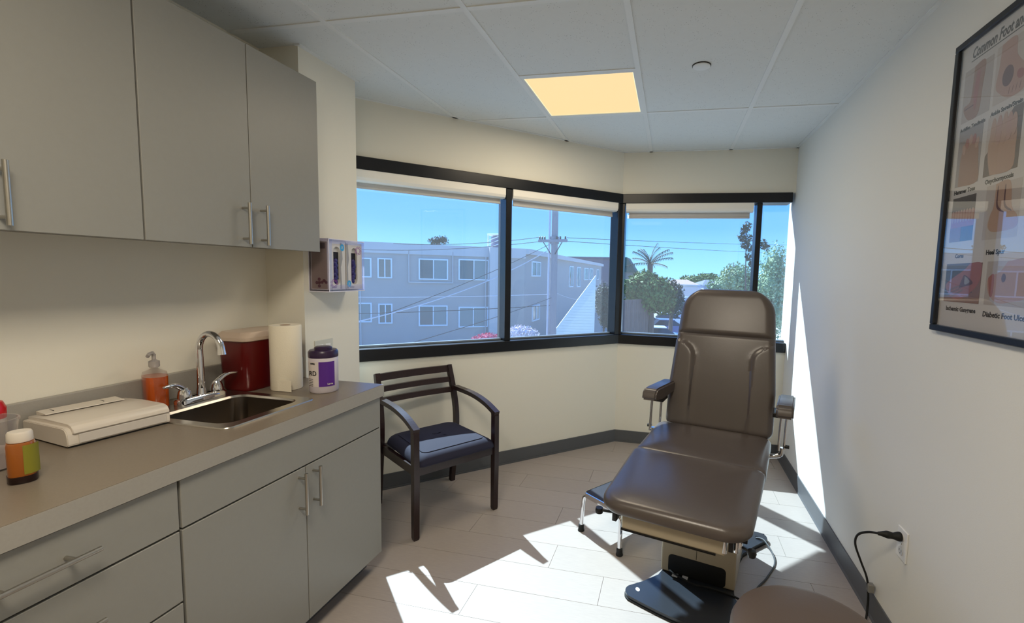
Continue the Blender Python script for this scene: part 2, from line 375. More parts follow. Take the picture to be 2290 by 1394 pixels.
# ------------------------------------------------------------------ base cabinets, counter
XC = -1.285; ZC = .887; CT = .054
def handle(parent, p0, p1, out, sp=.02, r=.006, posts=None, name='handle'):
    p0, p1, out = Vector(p0), Vector(p1), Vector(out); d = (p1-p0).normalized()
    b = BM(); cyl(b, p0+out, p1+out, r, n=12)
    for q in (p0+d*sp, p1-d*sp): cyl(b, q, q+out, r*.8, n=10)
    return obj(name, b, STEEL, parent, True)
def front(parent, name, y0, y1, z0, z1, xf, m_=LAM, th=.019):
    b = BM(); box(b, (xf-th, y0+.0015, z0+.0015), (xf, y1-.0015, z1-.0015), .0012, 1); return obj(name, b, m_, parent)
ca = thing('base_cabinet', 'grey two-door base cabinet under the sink at the window end of counter', 'cabinet', (0, 0, 0), 0, 'grey base cabinets')
b = BM(); box(b, (-1.88, .955, .083), (XC-.021, 1.828, .69)); box(b, (-1.88, .955, .69), (-1.80, 1.828, ZC-CT)); box(b, (XC-.06, .955, .69), (XC-.021, 1.828, ZC-CT)); box(b, (-1.88, 1.81, .6), (XC-.021, 1.828, ZC-CT)); obj('body', b, DARKGAP, ca)
b = BM(); box(b, (-1.88, 1.828, .083), (XC-.001, 1.836, ZC-CT)); obj('end_panel', b, LAM, ca)
b = BM(); box(b, (-1.88, .955, .0), (XC-.075, 1.825, .083)); obj('toe_kick', b, BASEB, ca)
front(ca, 'false_drawer_front', .955, 1.83, .689, ZC-CT-.004, XC)
d1 = front(ca, 'door', .955, 1.392, .083, .686, XC); handle(d1, (XC, 1.360, .675), (XC, 1.360, .52), (.032, 0, 0))
d2 = front(ca, 'door', 1.392, 1.83, .083, .686, XC); handle(d2, (XC, 1.428, .675), (XC, 1.428, .522), (.032, 0, 0))
cb = thing('base_cabinet', 'grey base cabinet with wide drawers below the white box on the counter', 'cabinet', (0, 0, 0), 0, 'grey base cabinets')
b = BM(); box(b, (-1.88, .352, .083), (XC-.021, .951, ZC-CT)); obj('body', b, DARKGAP, cb)
b = BM(); box(b, (-1.88, .352, .0), (XC-.075, .951, .083)); obj('toe_kick', b, BASEB, cb)
for z0, z1 in ((.689, ZC-CT-.004), (.482, .686), (.283, .479), (.083, .280)):
    d = front(cb, 'drawer', .352, .951, z0, z1, XC); zz = (z0+z1)/2
    handle(d, (XC, .555, zz), (XC, .757, zz), (.032, 0, 0), .045)
cc = thing('base_cabinet', 'grey base cabinet nearest the viewer, mostly outside the picture', 'cabinet', (0, 0, 0), 0, 'grey base cabinets')
b = BM(); box(b, (-1.88, -.25, .083), (XC-.021, .348, ZC-CT)); obj('body', b, DARKGAP, cc)
b = BM(); box(b, (-1.88, -.25, 0), (XC-.075, .348, .083)); obj('toe_kick', b, BASEB, cc)
d = front(cc, 'door', -.25, .348, .083, ZC-CT-.004, XC); handle(d, (XC, .30, .67), (XC, .30, .52), (.032, 0, 0))
# counter with sink cut-out
SX0, SX1, SY0, SY1 = -1.72, -1.41, 1.20, 1.525
ct = thing('countertop', 'grey-brown laminate countertop running along the left wall', 'countertop', (0, 0, 0))
b = BM(); x0, x1, y0, y1 = -1.9, -1.275, -.25, 1.848
for lo, hi in (((x0, y0, ZC-CT), (x1, SY0, ZC)), ((x0, SY1, ZC-CT), (x1, y1, ZC)), ((x0, SY0, ZC-CT), (SX0, SY1, ZC)), ((SX1, SY0, ZC-CT), (x1, SY1, ZC))):
    box(b, lo, hi)
obj('worktop', b, COUNTER, ct)
b = BM(); box(b, (x1, y0, ZC-CT), (x1+.0015, y1, ZC-.0012)); box(b, (x0+.21, y1, ZC-CT), (x1+.0015, y1+.0015, ZC-.0012)); obj('edge_band', b, COUNTERE, ct)
b = BM(); box(b, (-1.9, y0, ZC), (-1.882, 1.85, ZC+.102), .003); obj('backsplash', b, COUNTERE, ct)
b = BM(); box(b, (-1.882, 1.832, ZC), (-1.70, 1.85, ZC+.102), .003); obj('side_splash', b, COUNTERE, ct)
# sink
sk = thing('sink', 'small stainless steel sink basin set in the counter', 'sink', (0, 0, ZC))
def ringp(x0, y0, x1, y1, r, z): return [(p[0], p[1], z) for p in rrect(x0, y0, x1, y1, r, 7)]
b = BM(); loft(b, [ringp(SX0-.075, SY0-.03, SX1+.035, SY1+.03, .03, .0002), ringp(SX0-.073, SY0-.028, SX1+.033, SY1+.028, .028, .004),
                   ringp(SX0+.006, SY0+.004, SX1-.004, SY1-.004, .05, .0035), ringp(SX0+.012, SY0+.01, SX1-.01, SY1-.01, .045, -.004)], cap=False)
obj('rim', b, STEEL, sk, True)
b = BM(); loft(b, [ringp(SX0+.012, SY0+.01, SX1-.01, SY1-.01, .045, -.004), ringp(SX0+.02, SY0+.018, SX1-.018, SY1-.018, .045, -.12), ringp(SX0+.04, SY0+.04, SX1-.04, SY1-.04, .04, -.145), ringp(SX0+.13, SY0+.15, SX1-.13, SY1-.15, .02, -.15)], cap=False)
vs = b.verts[-32:] if False else None
obj('basin', b, SINK, sk, True)
b = BM(); lathe(b, [(.001, -.1485), (.03, -.1485), (.042, -.146), (.042, -.151)], 24, ((SX0+SX1)/2, (SY0+SY1)/2, 0)); obj('drain', b, CHROME, sk, True)
# faucet
FX, FY = -1.757, 1.402
fa = thing('faucet', 'chrome gooseneck faucet with two lever handles behind the sink', 'faucet', (FX, FY, ZC+.004))
b = BM()
loft(b, [[(p[0], p[1], z) for p in rrect(-.026+i, -.092+i, .026-i, .092-i, .02, 5)] for i, z in ((0, 0), (0, .018), (.004, .024), (.012, .026))]); obj('base_plate', b, CHROME, fa, True)
pts = [(0, 0, .02), (0, 0, .2)]
for k in range(0, 13): a = PI-PI*k/12*.93; pts.append((.052+.052*math.cos(a), 0, .2+.062*math.sin(a)))
pts.append((.106, 0, .185))
b = BM(); tube(b, pts, .0115, 16, rs=[.0135, .0115]+[.0115]*12+[.0125, .0145]); cyl(b, (0, 0, .02), (0, 0, .05), .017, .014); obj('spout', b, CHROME, fa, True)
for s in (-1, 1):
    b = BM(); lathe(b, [(.001, .066), (.012, .064), (.019, .05), (.022, .034), (.022, .022), (.001, .022)], 20, (0, s*.062, 0))
    tube(b, smooth_pts([(0, s*.062, .056), (.004, s*.085, .075), (.008, s*.11, .084), (.012, s*.14, .083)], 4), .006, 10, rs=[.012-.0006*i for i in range(13)])
    obj('lever_handle', b, CHROME, fa, True)
# ------------------------------------------------------------------ upper cabinets
XU = -1.577; UZ0, UZ1 = 1.483, 2.234
def upper(y0, ym, y1, label):
    t = thing('wall_cabinet', label, 'cabinet', (0, 0, 0), 0, 'grey wall cabinets')
    b = BM(); box(b, (-1.9, y0+.001, UZ0+.012), (XU-.021, y1-.001, UZ1-.002)); obj('body', b, LAM, t)
    b = BM(); box(b, (XU-.0208, y0+.002, UZ0+.014), (XU-.0195, y1-.002, UZ1-.004)); obj('door_gap', b, DARKGAP, t)
    a = front(t, 'door', y0, ym, UZ0, UZ1, XU); c = front(t, 'door', ym, y1, UZ0, UZ1, XU)
    handle(a, (XU, ym-.036, UZ0+.012), (XU, ym-.036, UZ0+.165), (.032, 0, 0)); handle(c, (XU, ym+.042, UZ0+.012), (XU, ym+.042, UZ0+.165), (.032, 0, 0))
upper(1.112, 1.480, 1.828, 'grey two-door wall cabinet at the window end above the sink')
upper(.40, .76, 1.110, 'grey two-door wall cabinet at the left edge above the counter')
# ------------------------------------------------------------------ things on the counter
def cobj(name, label, cat, x, y, rz=0): return thing(name, label, cat, (x, y, ZC), rz)
# sharps container
REDP = mat('dark_red_plastic', (92, 5, 5), .35, coat=.1); LIDP = mat('milky_lid', (196, 176, 158), .35)
LBL = mat('white_label', (215, 205, 200), .6); LBD = mat('label_print', (90, 60, 60), .6); BLKT = mat('black_print', (22, 20, 20), .6)
t = cobj('sharps_container', 'dark red sharps container with milky lid behind the faucet', 'container', -1.775, 1.665)
b = BM(); loft(b, [[(p[0], p[1], z) for p in rrect(-i, -.115+.0*i-(i-.075), i, .115+(i-.075), .03, 5)] for i, z in ((.066, .001), (.07, .01), (.08, .215))]); obj('body', b, REDP, t, True)
b = BM(); loft(b, [[(p[0], p[1], z) for p in rrect(-i, -.045-i, i, .045+i, .03, 5)] for i, z in ((.082, .213), (.086, .216), (.086, .229), (.082, .233), (.07, .250), (.062, .252))]); obj('lid', b, LIDP, t, True)
b = BM(); box(b, (.0765, -.005, .13), (.0805, .06, .205)); lb = obj('label', b, LBL, t)
b = BM()
for k in range(6): box(b, (.0805, .002, .14+k*.011), (.081, .002+.04+.012*(k % 2), .144+k*.011))
obj('print', b, LBD, lb)
# paper towels
t = cobj('paper_towel_roll', 'upright roll of cream paper towels beside the wipes canister', 'paper towels', -1.618, 1.662)
b = BM(); rings = []
for z in (0.001, .004, .14, .275, .278):
    rings.append([((.0605 if .004 <= z <= .275 else .059)*math.cos(a), (.0605 if .004 <= z <= .275 else .059)*math.sin(a), z) for a in [2*PI*k/40 for k in range(40)]])
rings.append([(.02*math.cos(a), .02*math.sin(a), .277) for a in [2*PI*k/40 for k in range(40)]])
rings.append([(.02*math.cos(a), .02*math.sin(a), .01) for a in [2*PI*k/40 for k in range(40)]])
loft(b, rings); obj('paper', b, PAPER, t, True)
b = BM(); tube(b, [(.0, 0, .262), (0, 0, .2775)], .0195, 24); obj('core', b, mat('cardboard', (150, 120, 90), .9), t, True)
b = BM(); prism(b, [(.0, -.0605), (.03, -.0575), (.075, -.055), (.075, -.0545), (.03, -.056), (.0, -.059)], .002, .05); obj('loose_sheet', b, PAPER, t)
# wipes canister
PURP = mat('purple_lid', (48, 30, 62), .3); PURL = mat('purple_label', (88, 38, 140), .4); CANW = mat('canister_white', (206, 198, 205), .35)
t = cobj('wipes_canister', 'white wipes canister with dark purple lid and purple label', 'canister', -1.44, 1.672, R_(4))
b = BM(); lathe(b, [(.001, .001), (.052, .001), (.0565, .008), (.0565, .148), (.054, .152), (.001, .152)], 36); obj('tub', b, CANW, t, True)
b = BM(); lathe(b, [(.001, .150), (.057, .150), (.0575, .156), (.0575, .172), (.052, .180), (.034, .182), (.034, .190), (.028, .194), (.001, .194)], 36); obj('lid', b, PURP, t, True)
def wrap(parent, name, r, a0, a1, z0, z1, m_, n=14, th=.0006):
    b = BM(); rings = []
    for k in range(n+1):
        a = R_(a0+(a1-a0)*k/n); c_, s_ = math.cos(a), math.sin(a)
        rings.append([(r*c_, r*s_, z0), ((r+th)*c_, (r+th)*s_, z0), ((r+th)*c_, (r+th)*s_, z1), (r*c_, r*s_, z1)])
    loft(b, rings); return obj(name, b, m_, parent)
wrap(t, 'label', .0566, -72, -8, .03, .135, PURL)
wrap(t, 'label_panel', .0566, -125, -74, .03, .135, LBL)
def wraptext(parent, s, size, r, a, z, m_):
    a = R_(a); p = (r*math.cos(a), r*math.sin(a), z); return text('print', s, size, Mx(p, (-math.sin(a), math.cos(a), 0), (0, 0, 1)), m_, parent, align='CENTER', bold=.0004)
wraptext(t, 'RD', .028, .0580, -97, .078, BLKT); wraptext(t, 'WIPES', .008, .0585, -97, .125, BLKT)
wraptext(t, 'Large', .010, .0590, -30, .038, LBL)
b = BM()
for k in range(5):
    a = R_(-108); z = .035+k*.007
    box(b, (-.012, -.0003, 0), (.012, .0003, .0018), M=Mx((.0576*math.cos(a), .0576*math.sin(a), z), (-math.sin(a), math.cos(a), 0), (0, 0, 1), (math.cos(a), math.sin(a), 0)) @ Matrix.Rotation(PI/2, 4, 'X'))
obj('fine_print', b, BLKT, t)
# soap dispenser
t = cobj('soap_dispenser', 'clear pump bottle of orange liquid soap left of the faucet', 'soap dispenser', -1.832, 1.297, R_(-20))
b = BM(); lathe(b, [(.001, .001), (.043, .001), (.047, .008), (.047, .118), (.001, .118)], 32, sy=.72, ex=2.6); obj('soap', b, AMBER, t, True)
b = BM(); lathe(b, [(.0475, .004), (.0478, .119), (.044, .132), (.02, .142), (.013, .146), (.013, .152)], 32, sy=.72, ex=2.4)
obj('bottle', b, CLEARP, t, True)
b = BM(); lathe(b, [(.001, .150), (.014, .150), (.016, .154), (.016, .172), (.009, .176), (.006, .178), (.006, .198), (.001, .198)], 18)
tube(b, [(0, 0, .192), (.0, -.004, .203), (.022, -.018, .203), (.034, -.026, .196)], .006, 10); obj('pump', b, mat('pump_plastic', (200, 195, 195), .12, spec=.8, trans=.6), t, True)
# white box
t = cobj('dispenser_box', 'long low off-white plastic box with hinged lid near the counter back', 'box', -1.736, 1.068, R_(-8))
# local: x toward room, y along counter
W_, L_, H_ = .116, .124, .062
def sidepro(w_, h_): return [(-w_, .004), (w_-.004, .004), (w_, .008), (w_, h_-.025), (w_-.004, h_-.012), (w_-.012, h_-.003), (w_-.025, h_), (-w_, h_-.004)]
b = BM(); prism(b, sidepro(W_, H_-.006), -L_, L_, Mx((0, 0, 0), (1, 0, 0), (0, 0, 1), (0, 1, 0))); bmesh.ops.bevel(b, geom=[e_ for e_ in b.edges], offset=.002, segments=2, affect='EDGES'); obj('body', b, WHITEP, t, True)
b = BM(); prism(b, [(-W_+.01, H_-.008), (W_+.001, H_-.022), (W_+.005, H_-.022), (W_+.003, H_-.012), (W_-.006, H_-.001), (W_-.022, H_+.004), (-.02, H_+.003), (-W_-.002, H_-.002), (-W_-.002, H_-.01)], -L_+.012, L_-.003, Mx((0, 0, 0), (1, 0, 0), (0, 0, 1), (0, 1, 0)))
bmesh.ops.bevel(b, geom=[e_ for e_ in b.edges], offset=.0015, segments=1, affect='EDGES'); obj('lid', b, WHITEP, t, True)
b = BM(); box(b, (W_-.001, -L_+.024, .010), (W_+.003, L_-.012, .036), .001); obj('front_panel', b, mat('white_plastic_shade', (206, 199, 190), .4), t)
b = BM(); box(b, (-W_+.004, -L_+.006, .0), (W_-.004, L_-.006, .006)); obj('base_gasket', b, RUBBER, t)
b = BM(); prism(b, [(-W_-.001, H_-.002), (-W_+.05, H_+.0035), (-W_+.048, H_+.006), (-W_-.004, H_+.009)], -L_+.03, L_-.03, Mx((0, 0, 0), (1, 0, 0), (0, 0, 1), (0, 1, 0))); obj('rear_flap', b, WHITEP, t)
for y_ in (-L_+.055, L_-.075): b = BM(); box(b, (-W_-.0, y_, H_-.01), (-W_+.03, y_+.0014, H_+.0085)); obj('hinge', b, DARKGAP, t)
# amber bottle
t = cobj('pill_bottle', 'amber bottle with white cap and green label at the counter\'s left end', 'bottle', -1.50, .765, R_(-30))
b = BM(); lathe(b, [(.001, .0), (.026, .0), (.0275, .004), (.028, .09), (.026, .097), (.001, .097)], 28, sy=.85, ex=2.8); obj('body', b, mat('amber_plastic', (150, 82, 22), .25, coat=.3), t, True)
b = BM(); lathe(b, [(.001, .098), (.021, .098), (.0215, .101), (.021, .118), (.019, .122), (.001, .122)], 28); obj('cap', b, WHITEP, t, True)
b = BM(); lathe(b, [(.001, .0), (.0268, .0), (.0288, .003), (.0288, .018), (.001, .018)], 28, sy=.86, ex=2.8); obj('dark_base', b, mat('dark_liquid', (32, 14, 12), .25), t, True)
wrap(t, 'label', .0288, 8, 75, .022, .092, mat('green_label', (128, 124, 34), .5))
# clear tub and red-lidded jar
t = cobj('plastic_tub', 'clear plastic tub cut by the left edge of the picture', 'tub', -1.66, .785)
b = BM(); lathe(b, [(.05, .002), (.054, .10), (.056, .118), (.059, .120), (.059, .126), (.055, .126), (.0525, .10), (.048, .004), (.001, .004)], 30); obj('tub', b, CLEARP, t, True)
b = BM(); lathe(b, [(.001, .005), (.047, .005), (.048, .045), (.001, .045)], 24); obj('contents', b, mat('pale_content', (190, 176, 170), .7), t, True)
wrap(t, 'label', .0545, -70, -5, .045, .085, LBL)
t = cobj('red_lidded_jar', 'jar with bright red domed lid behind the clear tub', 'jar', -1.785, .848)
b = BM(); lathe(b, [(.001, .0), (.034, .0), (.036, .01), (.036, .098), (.001, .098)], 26); obj('jar', b, WHITEP, t, True)
b = BM(); lathe(b, [(.001, .098), (.037, .098), (.038, .125), (.032, .142), (.018, .150), (.001, .152)], 26); obj('lid', b, mat('red_lid', (196, 16, 24), .25), t, True)
# outlet plate on column side
t = thing('outlet_plate', 'white outlet plate low on the column behind the wipes canister', 'outlet', (-1.69, 1.965, 1.0))
b = BM(); box(b, (0, -.06, -.057), (.005, .06, .057), .002); obj('plate', b, mat('ivory_plate', (205, 205, 195), .4), t)
for y_ in (-.025, .025):
    b = BM(); box(b, (.005, y_-.017, -.034), (.0065, y_+.017, .034), .001); obj('receptacle', b, WHITE, t)
# glove dispenser
GX0, GX1, GY0, GY1, GZ0, GZ1 = -1.689, -1.577, 1.880, 2.134, 1.303, 1.552
t = thing('glove_dispenser', 'clear acrylic glove box holder mounted on the column beside the cabinet', 'dispenser', (0, 0, 0))
b = BM()
for lo, hi in (((GX0, GY0, GZ0), (GX1, GY1, GZ0+.004)), ((GX0, GY0, GZ0), (GX0+.003, GY1, GZ1)), ((GX0, GY0, GZ0), (GX1, GY0+.003, GZ1)), ((GX0, GY1-.003, GZ0), (GX1, GY1, GZ1)), ((GX1-.003, GY0, GZ0), (GX1, GY1, GZ0+.03)), ((GX1-.003, GY0, GZ1-.022), (GX1, GY1, GZ1)), ((GX1-.003, GY0, GZ0), (GX1, GY0+.022, GZ1)), ((GX1-.003, GY1-.018, GZ0), (GX1, GY1, GZ1)), ((GX0, GY0, GZ1-.004), (GX1, GY1, GZ1))): box(b, lo, hi)
obj('holder', b, ACRYL, t)
EDGE = mat('acrylic_edge', (225, 222, 235), .3)
b = BM(); box(b, (GX0, GY0-.002, GZ0-.004), (GX1+.001, GY1+.001, GZ0)); box(b, (GX1-.001, GY0-.001, GZ0), (GX1+.001, GY0+.003, GZ1)); box(b, (GX1-.001, GY0, GZ1-.003), (GX1+.001, GY1, GZ1)); box(b, (GX0, GY0-.001, GZ0), (GX0+.003, GY0+.001, GZ1)); obj('rim', b, EDGE, t)
GBOX = mat('glove_box_card', (206, 204, 202), .55); GSHADE = mat('glove_box_shaded_side', (140, 124, 112), .6); GBLUE = mat('blue_badge', (60, 160, 215), .5); GPUR = mat('violet_print', (140, 70, 150), .5); GMAR = mat('maroon_print', (84, 24, 44), .5); GLOVE = mat('indigo_glove', (40, 30, 100), .5, bump=.6, bscale=90)
for k, (y0, up) in enumerate(((GY0+.006, 1), (GY0+.131, -1))):
    g = thing('glove_box', ['white and grey glove box nearer the cabinet, blue badge at its top', 'white and grey glove box nearer the window, blue badge at its bottom'][k], 'glove box', (GX0+.008, y0, GZ0+.006), 0, 'glove boxes in the holder')
    xw, yw, zw = .094, .117, .232; yc = yw/2
    b = BM(); outer = [(0, 0), (yw, 0), (yw, zw), (0, zw)]
    FM = Mx((xw, 0, 0), (0, 1, 0), (0, 0, 1), (1, 0, 0))
    box(b, (0, 0, 0), (xw-.012, yw, zw)); 
    for lo, hi in (((xw-.012, 0, 0), (xw, yc-.023, zw)), ((xw-.012, yc+.023, 0), (xw, yw, zw))): box(b, lo, hi)
    for sgn, zc in ((1, .185), (-1, .047)):
        arc = [(yc-.023*math.cos(a), zc+sgn*.023*math.sin(a)) for a in [PI*i/10 for i in range(11)]]
        ez = zw if sgn > 0 else 0
        for i in range(10):
            p, q = arc[i], arc[i+1]; prism(b, [p, q, (q[0], ez), (p[0], ez)], -.012, 0, FM)
    obj('carton', b, GBOX, g)
    b = BM(); box(b, (xw-.0118, yc-.0225, .05), (xw-.0105, yc+.0225, .182)); obj('opening', b, mat('opening_dark', (14, 10, 30), .7), g)
    b = BM()
    for i in range(10):
        z = .04+.011*i; q = random.uniform(-.006, .006)
        r = bmesh.ops.create_icosphere(b, subdivisions=2, radius=.012)
        for v in r['verts']: v.co = Vector((v.co.x*.6+xw-.007, v.co.y*1.1+yc+q, v.co.z*1.1+z))
    obj('gloves', b, GLOVE, g, True)
    b = BM(); box(b, (.004, -.0008, .004), (xw-.004, 0, zw-.004)); obj('side_shade', b, GSHADE, g)  # tan sheet puts the shade on the carton's side into colour
    b = BM(); zc = .205 if up > 0 else .028; yb = yc+.038 if up > 0 else yc-.040
    prism(b, [(yb+.015*math.cos(2*PI*i/18), zc+.017*math.sin(2*PI*i/18)) for i in range(18)], 0, .0006, FM); bd = obj('badge', b, GBLUE, g)
    text('print', 'X', .018, Mx((xw+.0008, yb, zc-.006), (0, 1, 0), (0, 0, 1)), LBL, bd, align='CENTER')
    b = BM(); zc = .03 if up > 0 else .195; yo = -.02 if up > 0 else .03
    for i in range(7):
        a = i*.9; c0 = (yc+yo+.018*math.cos(a), zc+.016*math.sin(a))
        ring = [[(c0[0]+rr*math.cos(2*PI*j/12), c0[1]+rr*.8*math.sin(2*PI*j/12)) for j in range(12)] for rr in (.007, .0045)]
        for j in range(12): prism(b, [ring[0][j], ring[0][(j+1) % 12], ring[1][(j+1) % 12], ring[1][j]], 0, .0006, FM)
    obj('molecule_print', b, GPUR, g)
    b = BM(); prism(b, [(yc+.022, 0.004), (yc+.034, .004), (yc+.028, .11), (yc+.040, .15), (yc+.034, zw-.004), (yc+.024, zw-.004)] if up > 0 else [(.001, .004), (.014, .004), (.010, .11), (.02, .15), (.012, zw-.004), (.001, zw-.004)], 0, .0004, FM); obj('grey_band', b, mat('grey_card', (150, 150, 152), .5), g)
    if k == 0:
        b = BM(); SM = Mx((0, -.0008, 0), (1, 0, 0), (0, 0, 1), (0, -1, 0))
        for cx_, cz_ in ((.045, .05), (.045, .034), (.045, .018), (.032, .034), (.060, .036), (.072, .044), (.083, .036)):
            prism(b, [(cx_+.008*math.cos(2*PI*i/10), cz_+.008*math.sin(2*PI*i/10)) for i in range(10)], 0, .0008, SM)
        obj('molecule_print', b, GMAR, g)
        b = BM(); prism(b, [(.02, .195), (.08, .195), (.08, .222), (.02, .222)], 0, .0006, SM); obj('side_print', b, mat('brown_print', (70, 56, 54), .6), g)
    text('print', 'GLOVES', .009, Mx((xw+.0003, .012, .14), (0, 0, 1), (0, -1, 0)), mat('grey_print', (150, 145, 165), .6), g)
    text('print', 'NITRILE', .009, Mx((xw+.0003, .024, .008), (0, 1, 0), (0, 0, 1)), mat('navy_print', (60, 50, 110), .6), g)

# ------------------------------------------------------------------ poster
PXc = XR-.004
p = thing('framed_poster', 'black framed medical poster of foot conditions on the right wall', 'poster', (XR, 1.485, 1.72))
# local: poster plane x=-..., horizontal axis = -y (reading direction), vertical z
PM = Mx((0, 0, 0), (0, -1, 0), (0, 0, 1), (-1, 0, 0))      # u right, v up, out of wall
Wp, Hp = .306, .4625
b = BM(); fw = .020
for lo, hi in (((-Wp, Hp-fw, 0), (Wp, Hp, .02)), ((-Wp, -Hp, 0), (Wp, -Hp+fw, .02)), ((-Wp, -Hp+fw, 0), (-Wp+fw, Hp-fw, .02)), ((Wp-fw, -Hp+fw, 0), (Wp, Hp-fw, .02))): box(b, lo, hi, .002, 1, M=PM)
obj('frame', b, mat('poster_frame', (22, 24, 32), .35), p)
b = BM(); box(b, (-Wp+.01, -Hp+.01, .002), (Wp-.01, Hp-.01, .006), M=PM); sheet = obj('sheet', b, mat('poster_paper', (204, 200, 197), .7), p)
b = BM(); box(b, (-Wp+.012, -Hp+.012, .012), (Wp-.012, Hp-.012, .014), M=PM); obj('glass', b, PICGLASS, p)
def PMo(u, v, d=.0062): return PM @ Matrix.Translation((u, v, d))
text('title', 'Common Foot and Ankle', .044, PMo(-.236, .395) @ Matrix.Scale(.66, 4, (1, 0, 0)), BLKT, sheet, shear=.25, bold=.0012)
text('title', 'Disorders', .0001, PMo(.2, .395), BLKT, sheet) if False else None
b = BM(); prism(b, [(-.236, .386), (.25, .386), (.25, .3885), (-.236, .3885)], .0062, .0068, PM); obj('title_rule', b, BLKT, sheet)
SK = [mat('skin_print_%d' % i, c, .7) for i, c in enumerate([(178, 146, 134), (156, 124, 110), (138, 108, 100), (180, 150, 132), (160, 106, 100), (104, 78, 82)])]
BGm = [mat('photo_ground_%d' % i, c, .7) for i, c in enumerate([(176, 168, 164), (150, 144, 146), (112, 102, 98), (92, 88, 88), (190, 182, 176)])]
def poly(pts, m_, parent, d=.0064, nm='picture_detail'):
    b = BM(); prism(b, pts, d, d+.0003, PM); return obj(nm, b, m_, parent)
def ell(cx, cy, rx, ry, n=20, a0=0): return [(cx+rx*math.cos(2*PI*i/n)*math.cos(a0)-ry*math.sin(2*PI*i/n)*math.sin(a0), cy+rx*math.cos(2*PI*i/n)*math.sin(a0)+ry*math.sin(2*PI*i/n)*math.cos(a0)) for i in range(n)]
def sm(pts, k=5):
    q = smooth_pts([(x_, y_, 0) for x_, y_ in pts+[pts[0]]], k); return [(v.x, v.y) for v in q[:-1]]
def pic(u0, v0, u1, v1, bgm, nm='picture'):
    return poly([(u0, v0), (u1, v0), (u1, v1), (u0, v1)], bgm, sheet, .0061, nm)
def cap(s, u, v, sz=.0165): text('caption', s, sz, PMo(u, v), BLKT, sheet, bold=.0006)
# row 1
q = pic(-.262, .205, -.128, .365, BGm[0]); poly(sm([(-.215, .365), (-.165, .365), (-.17, .28), (-.175, .225), (-.19, .206), (-.225, .208), (-.25, .235), (-.252, .255), (-.225, .262), (-.218, .30)]), SK[1], q, nm='ankle_shape'); poly([(-.25, .243), (-.205, .246), (-.205, .249), (-.25, .246)], SK[5], q, .0068)
poly(sm([(-.20, .345), (-.185, .34), (-.19, .26), (-.20, .23), (-.21, .28)]), SK[4], q, .0066)
cap('Achilles Tendinitis', -.262, .178)
q = pic(-.115, .21, .03, .372, BGm[4]); poly(sm([(-.095, .372), (-.04, .372), (-.03, .32), (.01, .275), (.022, .24), (.0, .215), (-.05, .213), (-.09, .238), (-.108, .262), (-.10, .31)]), SK[0], q, nm='ankle_shape')
poly(ell(-.06, .275, .022, .028), SK[5], q, .0067); poly(ell(-.01, .262, .016, .012, a0=-.7), SK[4], q, .0067)
for i in range(4): poly([(-.052+.014*i, .222), (-.050+.014*i, .222), (-.046+.014*i, .24), (-.048+.014*i, .24)], SK[2], q, .0069)
cap('Ankle Sprain/Strain', -.118, .182)
# row 2
q = pic(-.262, .005, -.146, .18, BGm[1]); poly(sm([(-.245, .006), (-.152, .006), (-.155, .07), (-.162, .12), (-.18, .145), (-.205, .15), (-.232, .13), (-.245, .08)]), SK[1], q, nm='foot_shape')
for i, (u_, v_) in enumerate(((-.23, .118), (-.216, .134), (-.199, .142), (-.182, .139), (-.167, .125))): poly(ell(u_, v_, .0085, .016, a0=.25-.12*i), SK[4 if i % 2 else 0], q, .0067, 'toe_shape')
cap('Hammer Toes', -.262, -.018, .018)
q = pic(-.125, .01, .015, .18, BGm[2]); poly([(-.125, .07), (-.02, .18), (-.125, .18)], BGm[4], q, .0063)
poly(sm([(-.095, .011), (-.008, .011), (.0, .07), (-.002, .12), (-.02, .15), (-.09, .15), (-.112, .11), (-.11, .06)]), SK[3], q, .0065, nm='foot_shape')
for i, (u_, h_) in enumerate(((-.097, .048), (-.073, .05), (-.050, .052), (-.030, .045), (-.012, .036))): poly(ell(u_, .132, .0115, h_*.85), SK[0 if i % 2 else 3], q, .0067+.0002*i, 'toe_shape')
cap('Onychomycosis', -.112, -.012, .018)
# row 3
q = pic(-.262, -.17, -.146, -.03, BGm[3]); poly([(-.262, -.125), (-.146, -.125), (-.146, -.075), (-.262, -.075)], SK[4], q, .0064)
for i in range(8): poly(ell(-.253+.014*i, -.09, .006, .02), SK[0], q, .0067, 'toe_shape')
poly([(-.262, -.17), (-.205, -.17), (-.205, -.125), (-.262, -.125)], SK[2], q, .0066)
cap('Corns', -.222, -.222, .017)
q = pic(-.10, -.175, .04, -.02, BGm[4]); poly(sm([(-.06, -.02), (-.005, -.02), (.01, -.09), (.035, -.12), (.03, -.15), (-.05, -.155), (-.078, -.14), (-.075, -.11), (-.062, -.08)]), SK[3], q, nm='heel_shape')
for off_ in (0, .03): poly(sm([(-.052+off_, -.03), (-.049+off_, -.03), (-.045+off_, -.08), (-.02+off_, -.10), (-.022+off_, -.103), (-.05+off_, -.085)]), SK[5], q, .0068)
cap('Heel Spur', -.075, -.218, .019)
